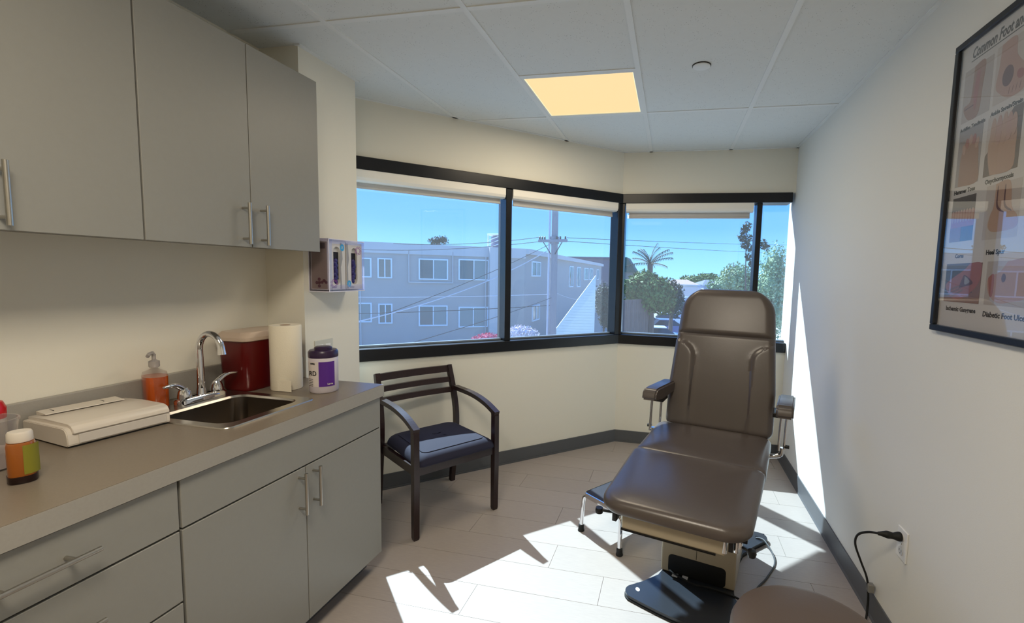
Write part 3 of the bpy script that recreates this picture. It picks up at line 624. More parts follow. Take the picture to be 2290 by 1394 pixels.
# row 4
q = pic(-.262, -.362, -.084, -.24, BGm[3]); poly([(-.13, -.24), (-.084, -.24), (-.084, -.362), (-.262, -.362), (-.262, -.345), (-.12, -.33)], SK[2], q, .0063)
poly(sm([(-.14, -.241), (-.09, -.241), (-.088, -.29), (-.12, -.325), (-.17, -.35), (-.21, -.352), (-.25, -.325), (-.255, -.305), (-.21, -.28), (-.17, -.262)]), SK[4], q, .0065, nm='foot_shape')
poly(sm([(-.165, -.275), (-.14, -.285), (-.12, -.302), (-.16, -.312), (-.185, -.315)]), SK[5], q, .0068, 'wound_shape')
poly(sm([(-.16, -.28), (-.145, -.287), (-.135, -.298), (-.158, -.305)]), BGm[1], q, .007, 'wound_shape')
for i in range(3): poly(sm([(-.245+.012*i, -.325-.008*i), (-.19+.01*i, -.31-.006*i), (-.188+.01*i, -.314-.006*i), (-.243+.012*i, -.330-.008*i)]), SK[2], q, .0069)
cap('Ischemic Gangrene', -.245, -.390, .0195)
q = pic(-.062, -.362, .10, -.238, BGm[0]); poly(sm([(.02, -.24), (.10, -.24), (.10, -.33), (.05, -.348), (.0, -.355), (-.035, -.34), (-.052, -.315), (-.05, -.282), (-.01, -.27)]), SK[0], q, nm='foot_shape')
poly(sm([(-.052, -.285), (-.03, -.275), (-.028, -.33), (-.04, -.335)]), SK[4], q, .0068, 'wound_shape')
poly(ell(.01, -.285, .008, .012), SK[5], q, .0069, 'wound_shape')
cap('Diabetic Foot Ulcer', -.062, -.396, .0215)
# right column (outside the frame of the photo)
for v0, v1, c_ in ((.205, .365, 1), (.01, .18, 0), (-.175, -.02, 4), (-.362, -.238, 1)):
    q = pic(.12, v0, .26, v1, BGm[c_]); poly(ell(.19, (v0+v1)/2, .04, .06), SK[1], q, nm='foot_shape')
# ------------------------------------------------------------------ outlet, cord
t = thing('wall_outlet', 'white duplex outlet low on the right wall with a plug in it', 'outlet', (XR, 1.865, .437))
b = BM(); box(b, (-.006, -.036, -.058), (0, .036, .058), .002); obj('plate', b, WHITE, t)
for z_ in (-.026, .026):
    b = BM(); lathe(b, [(.001, 0), (.0165, 0), (.0165, .002), (.001, .002)], 20); 
    for v in b.verts: v.co = Vector((-.006-v.co.z, v.co.x, v.co.y+z_))
    obj('receptacle', b, mat('outlet_face', (200, 200, 200), .4), t)
    b = BM(); box(b, (-.0085, -.008, z_-.002), (-.0078, -.006, z_+.006)); box(b, (-.0085, .006, z_-.002), (-.0078, .008, z_+.006)); box(b, (-.0085, -.002, z_-.011), (-.0078, .002, z_-.007)); obj('slot', b, BPLAS, t)
b = BM(); lathe(b, [(.001, 0), (.003, 0), (.003, .0025), (.001, .0025)], 10)
for v in b.verts: v.co = Vector((-.006-v.co.z, v.co.x, v.co.y))
obj('screw', b, STEEL, t)
t = thing('power_cord', 'black power cord plugged into the wall outlet and running down to the floor', 'cord', (0, 0, 0))
oy, oz = 1.868, .463
b = BM(); tube(b, smooth_pts([(XR-.009, oy, oz), (XR-.02, oy, oz), (XR-.034, oy, oz), (XR-.046, oy+.003, oz), (XR-.062, oy+.005, oz), (XR-.082, oy+.010, oz-.003)], 3), .01, 16, rs=[.0165, .0172, .0175, .0165, .0150, .0135, .012, .0118, .0125, .0135, .0140, .0135, .0115, .0095, .0075, .0065]); obj('plug', b, RUBBER, t, True)
b = BM(); tube(b, smooth_pts([(XR-.080, oy+.010, oz-.003), (.790, 1.905, .447), (.775, 1.955, .405), (.79, 2.01, .335), (.83, 2.045, .245), (.862, 2.055, .17), (.868, 2.045, .11), (.866, 2.035, .05), (XR-.05, oy+.13, .008), (XR-.14, oy+.02, .006), (XR-.30, oy+.0, .006), (.45, 1.78, .006), (.40, 1.88, .006), (.36, 1.99, .02), (.24, 2.02, .034), (.15, 2.03, .036), (.05, 2.08, .05)], 6), .0045, 8); obj('cable', b, RUBBER, t, True)
b = BM(); box(b, (XR-.03, 2.035, .115), (XR-.006, 2.06, .15), .003); tag(obj('cord_clip', b, mat('grey_clip', (130, 128, 122), .5)), 'small grey clip holding the cord above the right baseboard', 'clip')

# ------------------------------------------------------------------ exam chair
EX = thing('exam_chair', 'brown vinyl reclining podiatry exam chair in the sunlight by the far window', 'exam chair', (.163, 2.37, 0), R_(-13.5))
def cushion(bm, x0f, x1f, x0r, x1r, y0, y1, rf, rr, z0, z1, dome=.01, re=.028, slope=0, n=10):
    """rounded slab: outline tapers from front (y0) to rear (y1)"""
    def outline(ins):
        pts = []
        for (cx, cy, a0, r) in (('R', y1, 0, rr), ('L', y1, 90, rr), ('L', y0, 180, rf), ('R', y0, 270, rf)):
            for j in range(n+1):
                a = R_(a0+90*j/n); r_ = r
                yc = cy-r_ if cy == y1 else cy+r_
                yy_ = yc+(r_)*math.sin(a); f = (yy_-y0)/(y1-y0)
                xl = x0f+(x0r-x0f)*f; xr = x1f+(x1r-x1f)*f
                xx = (xr-r_+r_*math.cos(a)) if cx == 'R' else (xl+r_+r_*math.cos(a))
                pts.append((xx, yy_))
        cx = (x0f+x1f+x0r+x1r)/4; cy = (y0+y1)/2; hw = (x1f-x0f+x1r-x0r)/4; hh = (y1-y0)/2
        return [(cx+(p_[0]-cx)*(1-ins/hw), cy+(p_[1]-cy)*(1-ins/hh)) for p_ in pts]
    rings = []; yc = (y0+y1)/2
    def add(ins, z):
        rings.append([(q_[0], q_[1], z+slope*(q_[1]-yc)) for q_ in outline(ins)])
    add(.02, z0); add(.006, z0+.004); add(0, z0+.014)
    for k in range(0, 7):
        a = PI/2*k/6; add(re*(1-math.cos(a)), z1-re+re*math.sin(a))
    for ins, d_ in ((.05, .35), (.09, .65), (.14, .85), (.2, .97), (.26, 1.0)): add(ins, z1+dome*d_)
    loft(bm, rings)
b = BM(); cushion(b, -.29, .315, -.33, .335, -.618, -.004, .10, .035, .432, .492, .012, .032, .03); fc = obj('foot_cushion', b, VINYL, EX, True)
b = BM(); cushion(b, -.33, .335, -.335, .34, .004, .525, .035, .06, .415, .492, .010, .034, .02); sc = obj('seat_cushion', b, VINYL, EX, True)
# backrest
def backrest():
    b = BM(); NX, NV = 56, 84; Lb = .90; T = .055
    def W(v): return .318-.042*max(0, (v-.3)/.7)
    gridv = []
    for j in range(NV+1):
        s = j/NV; s = s; y = s*Lb; w_ = W(s); rt, rb = .15, .05
        if Lb-y < rt: w_ = w_-rt+math.sqrt(max(0, rt*rt-(rt-(Lb-y))**2))
        if y < rb: w_ = w_-rb+math.sqrt(max(0, rb*rb-(rb-y)**2))
        rowv = []
        for i in range(NX+1):
            u_ = -1+2*i/NX; u_ = math.sin(u_*PI/2)*.35+u_*.65; x_ = u_*w_
            dx = w_-abs(x_); dd = min(dx, y*1.0, Lb-y); re = .035
            h = T-re+math.sqrt(max(0, re*re-(re-min(dd, re))**2)) if dd < re else T
            # bolsters
            vb0, vb1 = .50, .61; xi = .17
            if s < vb0: bx = xi+.02*(1-s/vb0)*0
            elif s < vb1: bx = xi+(w_-xi)*(1-math.sqrt(max(0, 1-((s-vb0)/(vb1-vb0))**2)))
            else: bx = 9
            dist = abs(x_)-bx
            if bx < 5:
                h += .016/(1+math.exp(-dist/.006))
                h -= .007*math.exp(-(dist/.006)**2)*min(1, max(0, (s-.05)/.1))
            sd = (s-.665)*Lb
            h -= .006*math.exp(-(sd/.005)**2)
            if s > .665: h += .008*min(1, sd/.02)*min(1, dd/.05)
            h += .004*math.sin(s*PI)*(1-u_*u_)
            rowv.append((x_+.025-.0*s, h, y))
        gridv.append(rowv)
    fr = [[b.verts.new(p_) for p_ in r_] for r_ in gridv]
    bk = [[b.verts.new((p_[0], -.012+0*p_[1], p_[2])) for p_ in r_] for r_ in gridv]
    for g_, fl_ in ((fr, 0), (bk, 1)):
        for j in range(NV):
            for i in range(NX):
                b.faces.new((g_[j][i], g_[j][i+1], g_[j+1][i+1], g_[j+1][i]))
    for j in range(NV):
        b.faces.new((fr[j][0], fr[j+1][0], bk[j+1][0], bk[j][0])); b.faces.new((fr[j][NX], bk[j][NX], bk[j+1][NX], fr[j+1][NX]))
    for i in range(NX):
        b.faces.new((fr[0][i], bk[0][i], bk[0][i+1], fr[0][i+1])); b.faces.new((fr[NV][i], fr[NV][i+1], bk[NV][i+1], bk[NV][i]))
    return b
REC = R_(14)
BMx = Mx((0, .556, .462), (1, 0, 0), (0, -math.cos(REC), math.sin(REC)), (0, math.sin(REC), math.cos(REC)))
bm_ = backrest()
for v in bm_.verts: v.co = BMx @ v.co
bk_ = obj('backrest', bm_, VINYL, EX, True)
b = BM()
for s in (-1, 1): tube(b, [BMx @ Vector((.025+s*.12, -.03, -.02)), BMx @ Vector((.025+s*.12, -.03, .6))], .014, 12)
box(b, (-.14, -.03, .0), (.19, -.013, .62), M=BMx); obj('back_frame', b, BPLAS, EX, True)
# armrests
for s, xa, ya in ((-1, -.338, .265), (1, .398, .285)):
    arm = BM()
    prof = [(.0, .683), (.008, .722), (.024, .742), (.05, .748), (.31, .752), (.335, .742), (.345, .70), (.33, .685), (.10, .672), (.02, .672)]
    if s > 0: prof = [(p_[0]*.84, p_[1]) for p_ in prof]
    prism(arm, prof, -.043, .043, Mx((xa, ya, 0), (0, 1, 0), (0, 0, 1), (1, 0, 0)))
    bmesh.ops.bevel(arm, geom=arm.edges[:], offset=.010, segments=3, affect='EDGES')
    for v in arm.verts: v.co.x += (v.co.y-ya)*(.17 if s < 0 else .03)
    ar = obj('armrest', arm, VINYL, EX, True)
    b = BM()
    for yo, xo in ((.09, 0), (.24, -.022*s)) if s < 0 else ((.10, -.012), (.14, .016)): tube(b, smooth_pts([(xa+xo, ya+yo, .675), (xa+xo-.004, ya+yo, .60), (xa+xo-.006, ya+yo-.005, .47)]), .008, 10)
    obj('arm_tube', b, CHROME, ar, True)
    b = BM(); box(b, (xa-s*.03-.03, ya+.12, .645), (xa-s*.03+.03, ya+.24, .672), .004); obj('arm_bracket', b, BPLAS, ar)
    b = BM(); cyl(b, (xa+s*.01, ya+.135, .485), (xa+s*.035, ya+.135, .485), .010); obj('arm_knob', b, BPLAS, ar, True)
    b = BM(); tube(b, smooth_pts([(xa, ya+.14, .475), (xa-s*.01, ya+.14, .43), (xa-s*.08, ya+.14, .41)]), .013, 10); obj('arm_socket', b, CHROME, ar, True)
# under frame
b = BM(); box(b, (-.195, -.575, .35), (.225, -.06, .425), .006); obj('pan_housing', b, BEIGE, EX)
b = BM(); box(b, (-.197, -.579, .345), (.19, -.573, .352)); box(b, (-.197, -.579, .345), (.19, -.1, .350)); obj('black_trim', b, BPLAS, EX)
b = BM(); box(b, (-.18, -.58, .409), (.21, -.574, .4125)); box(b, (-.17, -.588, .418), (.21, -.56, .424), .002); obj('pan_lip', b, mat('dark_lip', (52, 40, 34), .4), EX)
b = BM(); box(b, (-.27, -.54, .40), (.30, .47, .43), .004); box(b, (-.2, -.06, .35), (.25, .45, .41), .004); obj('seat_frame', b, BPLAS, EX)
b = BM(); box(b, (-.09, -.28, .022), (.245, .12, .47), .008); col = obj('column_cover', b, BEIGE, EX)
b = BM(); box(b, (.072, -.2815, .12), (.0735, -.279, .35)); obj('cover_seam', b, DARKGAP, col)
b = BM(); prism(b, rrect(-.055, .024, .205, .115, .02), -.2815, -.278, Mx((0, 0, 0), (1, 0, 0), (0, 0, 1), (0, 1, 0))); obj('pedal_recess', b, BPLAS, col)
b = BM()
for k in range(2): box(b, (-.030+.045*k, -.31, .026), (-.004+.045*k, -.285, .030), .001)
obj('pedal', b, WHITE, col)
b = BM(); box(b, (-.255, -.53, .345), (-.235, -.47, .425), .003); cyl(b, (-.235, -.505, .375), (-.33, -.505, .365), .006); lathe(b, [(.001, -.012), (.016, -.012), (.018, 0), (.016, .012), (.001, .012)], 16, (-.325, -.505, .365)); obj('side_latch', b, BPLAS, EX, True)
b = BM(); cyl(b, (.24, -.53, .395), (.315, -.56, .385), .0045); lathe(b, [(.001, -.015), (.014, -.013), (.018, 0), (.014, .013), (.001, .015)], 18, (.318, -.562, .384)); obj('side_knob', b, BPLAS, EX, True)
b = BM(); cyl(b, (.262, -.55, .365), (.262, -.55, .43), .009); cyl(b, (.222, -.575, .365), (.222, -.575, .43), .009, .004); box(b, (.270, -.56, .385), (.282, -.45, .43), .002); obj('chrome_bracket', b, CHROME, EX, True)
b = BM(); box(b, (.235, -.575, .372), (.252, -.5, .43), .002); obj('black_bracket', b, BPLAS, EX)
# the upholstery and its frame sit on the raised lift (seat top 0.6 m)
KS = .89; _c = EX.matrix_basis.inverted() if False else (Matrix.Translation((.163, 2.37, 0)) @ Matrix.Rotation(R_(-13.5), 4, 'Z')).inverted() @ Vector((0, 0, CAMZ))
for ch in C.objects:
    if (ch.parent == EX or (ch.parent and ch.parent.parent == EX)) and ch.name.split('.')[0] not in ('column_cover', 'cover_seam', 'pedal_recess', 'pedal'):
        for v in ch.data.vertices: v.co = _c+(v.co-_c)*KS
# base plate with concave sides and slotted corners
def baseplate():
    pts = []
    cx = .08; hx, y0, y1 = .275, -.585, .31
    def arcs(c, r, a0, a1, k=6): return [(c[0]+r*math.cos(R_(a0+(a1-a0)*i/k)), c[1]+r*math.sin(R_(a0+(a1-a0)*i/k))) for i in range(k+1)]
    r = .045
    pts += arcs((cx-hx+r, y0+r+.06), r, 150, 260)
    pts += [(cx-.12, y0+.035), (cx, y0+.02), (cx+.12, y0+.035)]
    pts += arcs((cx+hx-r, y0+r+.06), r, 280, 390)
    pts += [(cx+.17, -.32), (cx+.155, -.14), (cx+.17, .04)]
    pts += arcs((cx+hx-r, y1-r-.02), r, -30, 80)
    pts += [(cx, y1-.02)]
    pts += arcs((cx-hx+r, y1-r-.02), r, 100, 210)
    pts += [(cx-.17, .04), (cx-.155, -.14), (cx-.17, -.32)]
    return pts
b = BM(); P_ = baseplate(); q_ = sm(P_, 2)
prism(b, q_, .006, .022); obj('base_plate', b, mat('black_base', (44, 48, 54), .22, spec=.6), EX)
b = BM(); prism(b, [(.08+(p_[0]-.08)*1.008, p_[1]*1.008) for p_ in q_], .0, .008); obj('base_trim', b, RUBBER, EX)
for cxx, cyy in ((.08-.225, -.465), (.08+.225, .235), (.08+.225, -.465), (.08-.225, .235)):
    b = BM(); prism(b, ell(cxx, cyy, .009, .013, 12, .6), .0215, .0228); obj('bolt_hole', b, WHITE if cxx < 0 and cyy < 0 else BPLAS, EX)
# chair cables
b = BM(); tube(b, smooth_pts([(.3, .22, .024), (.345, .2, .03), (.40, .08, .005), (.37, -.08, .005), (.33, -.2, .005), (.335, -.33, .005), (.36, -.42, .005), (.38, -.6, .005)], 6), .0045, 8); obj('chair_cable', b, mat('grey_cable', (60, 62, 64), .5), EX, True)
# ------------------------------------------------------------------ step stool
st = thing('step_stool', 'low chrome step stool with black top half hidden under the exam chair', 'step stool', (-.212, 2.44, 0), R_(-36.5))
# local front edge along x at y=-.13
hx, hy, zt = .135, .17, .222
b = BM(); prism(b, rrect(-hx+.004, -hy+.004, hx-.004, hy-.004, .02), zt-.004, zt+.003); obj('tread', b, mat('ribbed_black', (28, 28, 40), .5, bump=.4, bscale=300), st)
b = BM(); loft(b, [ringp(-hx, -hy, hx, hy, .024, zt-.022), ringp(-hx, -hy, hx, hy, .024, zt+.004), ringp(-hx+.005, -hy+.005, hx-.005, hy-.005, .02, zt+.005), ringp(-hx+.005, -hy+.005, hx-.005, hy-.005, .02, zt-.022)], cap=False, closed=True); obj('chrome_rim', b, CHROME, st, True)
for sx_ in (-1, 1):
    for sy_ in (-1, 1):
        b = BM(); tube(b, smooth_pts([(sx_*(hx-.035), sy_*(hy-.016), zt-.012), (sx_*(hx-.01), sy_*(hy-.012), zt-.02), (sx_*(hx+.003), sy_*(hy-.006), zt-.05), (sx_*(hx+.008), sy_*(hy), .02)], 5), .011, 12); lg = obj('leg', b, CHROME, st, True)
        b = BM(); lathe(b, [(.001, 0), (.018, 0), (.0185, .006), (.016, .012), (.0155, .034), (.012, .038), (.001, .038)], 18, (sx_*(hx+.009), sy_*hy, 0)); obj('rubber_foot', b, RUBBER, lg, True)
# ------------------------------------------------------------------ round stool in the foreground
t = thing('round_stool', 'round brown vinyl stool seat in the foreground at the bottom edge', 'stool', (.397, 1.225, 0))
b = BM(); lathe(b, [(.001, .415), (.17, .415), (.192, .425), (.2, .45), (.2, .478), (.192, .494), (.17, .502), (.08, .506), (.001, .506)], 56); obj('seat', b, mat('stool_vinyl', (94, 81, 72), .42, spec=.4, bump=.05, bscale=260), t, True)
b = BM(); lathe(b, [(.2005, .446), (.2025, .45), (.2005, .454)], 56); obj('piping', b, VINYL, t, True)
b = BM(); lathe(b, [(.001, .37), (.05, .37), (.06, .415), (.001, .415)], 20); cyl(b, (0, 0, .1), (0, 0, .38), .02, .016); obj('gas_lift', b, CHROME, t, True)
for k in range(5):
    a = 2*PI*k/5+.3; ca_, sa_ = math.cos(a), math.sin(a)
    b = BM(); tube(b, [(0.02*ca_, .02*sa_, .105), (.14*ca_, .14*sa_, .09), (.235*ca_, .235*sa_, .068)], .016, 10, rs=[.02, .017, .013]); lg = obj('base_leg', b, BPLAS, t, True)
    b = BM()
    for s in (-1, 1): cyl(b, (.235*ca_-s*.018*sa_, .235*sa_+s*.018*ca_, .026), (.235*ca_-s*.006*sa_, .235*sa_+s*.006*ca_, .026), .026, n=18)
    cyl(b, (.235*ca_, .235*sa_, .03), (.235*ca_, .235*sa_, .07), .006); obj('caster', b, BPLAS, lg, True)
# ------------------------------------------------------------------ guest chair
gc = thing('wooden_armchair', 'dark espresso wood armchair with navy seat under the left window', 'chair', (-1.316, 2.419, 0), R_(55.5))
gx, gy = .245, .24
def bar4(bm, pts, w_, d_, ws=None):
    """rectangular section swept along pts: w across x, d across normal in yz"""
    rings = []; P = [Vector(p_) for p_ in pts]
    for i, p_ in enumerate(P):
        dr = (P[min(i+1, len(P)-1)]-P[max(i-1, 0)]).normalized(); nx = Vector((1, 0, 0)); nn = dr.cross(nx).normalized()
        ww, dd = (ws[i] if ws else (w_, d_)); rings.append([p_+nx*ww/2*a+nn*dd/2*c_ for a, c_ in ((-1, -1), (1, -1), (1, 1), (-1, 1))])
    loft(bm, rings)
for s in (-1, 1):
    b = BM(); bar4(b, [(s*gx, -gy, 0), (s*gx, -gy, .012), (s*gx, -gy-.002, .3), (s*gx, -gy, .575), (s*gx, -gy+.004, .592)], .03, .045, ws=[(.026, .026), (.030, .032), (.030, .040), (.030, .038), (.03, .036)]); obj('leg', b, WOOD, gc)
    b = BM(); bar4(b, smooth_pts([(s*gx, gy+.03, 0), (s*gx, gy, .22), (s*gx, gy-.025, .42), (s*gx*.985, gy-.01, .58), (s*gx*.96, gy+.06, .79)], 5), .028, .034); obj('leg', b, WOOD, gc)
    b = BM(); bar4(b, smooth_pts([(s*gx, -gy-.018, .588), (s*gx, -gy+.10, .628), (s*gx, -gy+.25, .650), (s*gx, gy-.02, .652)], 6), .034, .026); obj('armrest', b, WOOD, gc)
    b = BM(); bar4(b, [(s*gx*.96, -gy+.015, .365), (s*gx*.96, gy-.03, .355)], .022, .05); obj('side_rail', b, WOOD, gc)
def ylean(z): return gy-.01+(.07)*(z-.58)/.21
for z_, h_ in ((.768, .042), (.700, .032), (.636, .032)):
    b = BM(); rings = []
    for k in range(9):
        x_ = -1+2*k/8; yb_ = ylean(z_)+.018*(1-x_*x_); xx = x_*.238
        rings.append([(xx, yb_-.009-.004, z_-h_/2), (xx, yb_+.009-.004, z_-h_/2), (xx, yb_+.009+.004, z_+h_/2), (xx, yb_-.009+.004, z_+h_/2)])
    loft(b, rings); obj('back_slat', b, WOOD, gc)
b = BM(); bar = box(b, (-.24, -gy-.008, .345), (.24, -gy+.014, .392)); obj('front_rail', b, WOOD, gc)
b = BM(); box(b, (-.235, gy-.045, .335), (.235, gy-.02, .385)); obj('rear_rail', b, WOOD, gc)
b = BM(); cushion(b, -.24, .24, -.225, .225, -.268, .215, .04, .05, .388, .446, .010, .052); obj('seat_cushion', b, NAVY, gc, True)

# ================================================================== outside
GZ = -3.7
ASPH = mat('asphalt', (152, 149, 146), .9, noise=.08, nscale=1.5)
b = BM(); box(b, (-120, 4.3, GZ-.3), (140, 260, GZ)); struct('ground', b, ASPH)
STUC = mat('grey_stucco', (184, 175, 169), .85, noise=.03, nscale=1.2, bump=.1, bscale=20)
STUCL = mat('light_stucco', (212, 204, 200), .85, noise=.03, nscale=1.2)
WFR = mat('white_window_frame', (236, 240, 242), .5)
PANE = mat('dark_pane', (86, 104, 108), .12, spec=.7); PANE2 = mat('curtained_pane', (128, 146, 146), .25, spec=.6)
def hpt(v): return Vector((v.x, v.y, 0))
A0 = hpt(at(700, 600, 25.4)); A1 = hpt(at(1173, 600, 29.6)); A2 = hpt(at(1345, 600, 66))
ROOF = 2.95
bd = thing('apartment_building', 'long grey two-storey stucco apartment building across the street', 'building', (0, 0, 0))
dA = (A1-A0).normalized(); nA = Vector((dA.y, -dA.x, 0)); nA = nA if nA.y < 0 else -nA
dB = (A2-A1).normalized(); nB = Vector((dB.y, -dB.x, 0)); nB = nB if nB.x > 0 else -nB
FA = Mx(A0, dA, (0, 0, 1), nA); FB = Mx(A1, dB, (0, 0, 1), nB); LA = (A1-A0).length; LB = (A2-A1).length
b = BM(); prism(b, [(A0.x-dA.x*9, A0.y-dA.y*9), (A1.x, A1.y), (A2.x, A2.y), (A2.x-nB.x*9-5, A2.y+2), (A0.x-dA.x*9+8, A0.y+16)], GZ, ROOF-.12); obj('walls', b, STUC, bd)
b = BM(); box(b, (-9, ROOF-.62, -.02), (LA+.05, ROOF, .10), M=FA); box(b, (-.05, ROOF-.34, -.02), (LB, ROOF, .32), M=FB)
obj('parapet', b, STUCL, bd)
b = BM(); prism(b, [(A0.x-dA.x*9, A0.y-dA.y*9+.1), (A1.x, A1.y+.1), (A2.x, A2.y), (A2.x-nB.x*9-5, A2.y+2), (A0.x-dA.x*9+8, A0.y+16)], ROOF-.12, ROOF-.05); obj('roof', b, STUCL, bd)
def onface(F, Finv, px, py, D=28):       # where the sight line meets a facade
    o_ = Vector((0, 0, CAMZ)); d_ = at(px, py, 1)-o_; a_ = Finv @ o_; c_ = (Finv @ (o_+d_))-a_; t_ = -a_.z/c_.z; q_ = a_+c_*t_; return q_.x, q_.y
FAi, FBi = FA.inverted(), FB.inverted()
def bwin(F, Fi, x0, z0, x1, z1, split=.5, panes=(PANE, PANE2), parent=None, fw=.075):
    b = BM(); box(b, (x0, z0, .0), (x1, z1, .03), M=F)
    wn = obj('window', b, DARKGAP, parent or bd)
    b = BM(); xm = x0+(x1-x0)*split
    for lo, hi in (((x0-fw, z0-fw), (x1+fw, z0)), ((x0-fw, z1), (x1+fw, z1+fw)), ((x0-fw, z0), (x0, z1)), ((x1, z0), (x1+fw, z1)), ((xm-fw*.4, z0), (xm+fw*.4, z1))): box(b, (lo[0], lo[1], .0), (hi[0], hi[1], .09), M=F)
    obj('window_frame', b, WFR, wn)
    for k, (a_, c_) in enumerate(((x0, xm-fw*.4), (xm+fw*.4, x1))):
        b = BM(); box(b, (a_, z0, .03), (c_, z1, .045), M=F); obj('pane', b, panes[k], wn)
for (a, c, d, f_, pn) in ((738, 577, 828, 618, (PANE2, PANE2)), (847, 580, 874, 620, (PANE, PANE)), (939, 581, 999, 624, (PANE, PANE2)), (1028, 582, 1090, 625, (PANE, PANE2)),
                       (765, 680, 829, 718, (PANE, PANE2)), (849, 682, 875, 721, (PANE, PANE)), (939, 686, 998, 726, (PANE, PANE2)), (1028, 689, 1088, 729, (PANE2, PANE2))):
    x0, z1 = onface(FA, FAi, a, c); x1, z0 = onface(FA, FAi, d, f_); x_, z1b = onface(FA, FAi, d, c)
    bwin(FA, FAi, x0, z0, x1, z1, panes=pn)
for (a, c, d, f_) in ((1189, 587, 1206, 616), (1190, 687, 1204, 712), (1273, 597, 1280, 640), (1290, 599, 1296, 640), (1306, 601, 1314, 625), (1318, 602, 1324, 625), (1334, 604, 1338, 624)):
    x0, z1 = onface(FB, FBi, a, c); x1, z0 = onface(FB, FBi, d, f_)
    if z1 < z0: z0, z1 = z1, z0
    bwin(FB, FBi, x0, z0, x1, z1, fw=.09)
x0, _z = onface(FA, FAi, 1092, 600); x1, _z = onface(FA, FAi, 1122, 600)
b = BM(); box(b, (x0, GZ, 0), (x1, ROOF-.02, .55), M=FA); obj('pilaster', b, STUCL, bd)
# shallow bay around the second upper window, drain pipes
x0, z1 = onface(FA, FAi, 913, 560); x1, z0 = onface(FA, FAi, 1013, 634)
b = BM(); box(b, (x0, z0, 0), (x1, z0+.06, .12), M=FA); box(b, (x0, z0, 0), (x0+.05, z1, .10), M=FA); box(b, (x1-.05, z0, 0), (x1, z1, .10), M=FA); obj('panel_trim', b, STUCL, bd)
for px_ in (805, 1086):
    x0, _z = onface(FA, FAi, px_, 600); b = BM(); cyl(b, FA @ Vector((x0, GZ, .08)), FA @ Vector((x0, ROOF-.6, .08)), .035, n=8); obj('drain_pipe', b, STUCL, bd)
# rooftop framed unit
uq = at(1110, 545, 31); 
t = thing('rooftop_vent', 'white framed box standing on the apartment building roof', 'roof vent', (uq.x, uq.y, ROOF-.05))
b = BM()
for sx_ in (-.42, .42):
    for sy_ in (-.42, .42): box(b, (sx_-.04, sy_-.04, 0), (sx_+.04, sy_+.04, 1.0))
box(b, (-.48, -.48, .96), (.48, .48, 1.06), .02); obj('frame', b, WFR, t)
b = BM(); lathe(b, [(.001, .02), (.36, .02), (.36, .85), (.2, .93), (.001, .93)], 18); obj('drum', b, mat('violet_grey', (130, 128, 150), .5), t, True)
b = BM()
for k in range(3): tube(b, [(-.42, -.46, .1+.25*k), (.42, -.46, .4+.25*k)], .03, 6)
obj('brace', b, WFR, t)
# second building behind
b0 = at(1250, 600, 74); b1_ = at(1372, 600, 74)
t = thing('rear_building', 'darker violet-grey flat-roofed building beyond the long apartment side', 'building', (0, 0, 0))
DKS = mat('violet_stucco', (118, 112, 122), .85, noise=.04, nscale=.8)
b = BM(); box(b, (b0.x, b0.y, GZ), (b1_.x, b0.y+5, at(1300, 575, 74).z)); obj('walls', b, DKS, t)
b = BM(); zt_ = at(1300, 575, 74).z; box(b, (b0.x-.3, b0.y-.3, zt_-.25), (b1_.x+.3, b0.y+5, zt_)); obj('parapet', b, mat('parapet_dark', (96, 92, 104), .8), t)
for px_ in (1345, 1356, 1367):
    q_ = at(px_, 607, 74); b = BM(); box(b, (q_.x-.32, q_.y-.08, q_.z-1.0), (q_.x+.32, q_.y+.02, q_.z+.9)); wn = obj('window', b, PANE, t)
# green gabled roof peeking behind corner post
q_ = at(1384, 600, 80); gz = at(1392, 575, 80).z
t = thing('green_gable_house', 'house with dark green roof edge beside the window corner post', 'building', (q_.x+2.2, q_.y+7, 0))
b = BM(); box(b, (-3, -3, GZ), (.2, 3, gz-2.5)); obj('walls', b, mat('sage_wall', (124, 132, 128), .8), t)
b = BM(); prism(b, [(-3.3, gz-2.6), (.6, gz-2.6), (-1.2, gz+.1), (-3.3, gz+.1)], -3.3, 3.3, Mx((0, 0, 0), (1, 0, 0), (0, 0, 1), (0, 1, 0))); obj('roof', b, mat('green_roof', (58, 96, 84), .7), t)
# sunlit part of a clapboard wall, its light put into a white triangular shape
q0 = at(1332, 640, 24); CLP = mat('sunlit_clapboard', (226, 232, 226), .7)
t = thing('sunlit_wall_triangle', 'white triangle standing for the sunlit part of a clapboard wall right of the utility pole', 'building', (q0.x, q0.y, 0), R_(12))
zA = at(1332, 616, 24).z; hgt = zA-GZ; 
ax = [(-hgt*.705, GZ), (0, GZ), (0, zA)]
b = BM(); prism(b, ax, 0, .5, Mx((0, 0, 0), (1, 0, 0), (0, 0, 1), (0, 1, 0))); obj('wall', b, CLP, t)
nb = 34
for k in range(nb):
    z = GZ+hgt*k/nb; z2 = z+hgt/nb*.93; xl = -(zA-z2)*.705
    if z < -2.2 or xl > -.06: continue
    b = BM(); box(b, (xl, -.02, z), (0, 0, z2)); obj('clapboard', b, CLP, t)
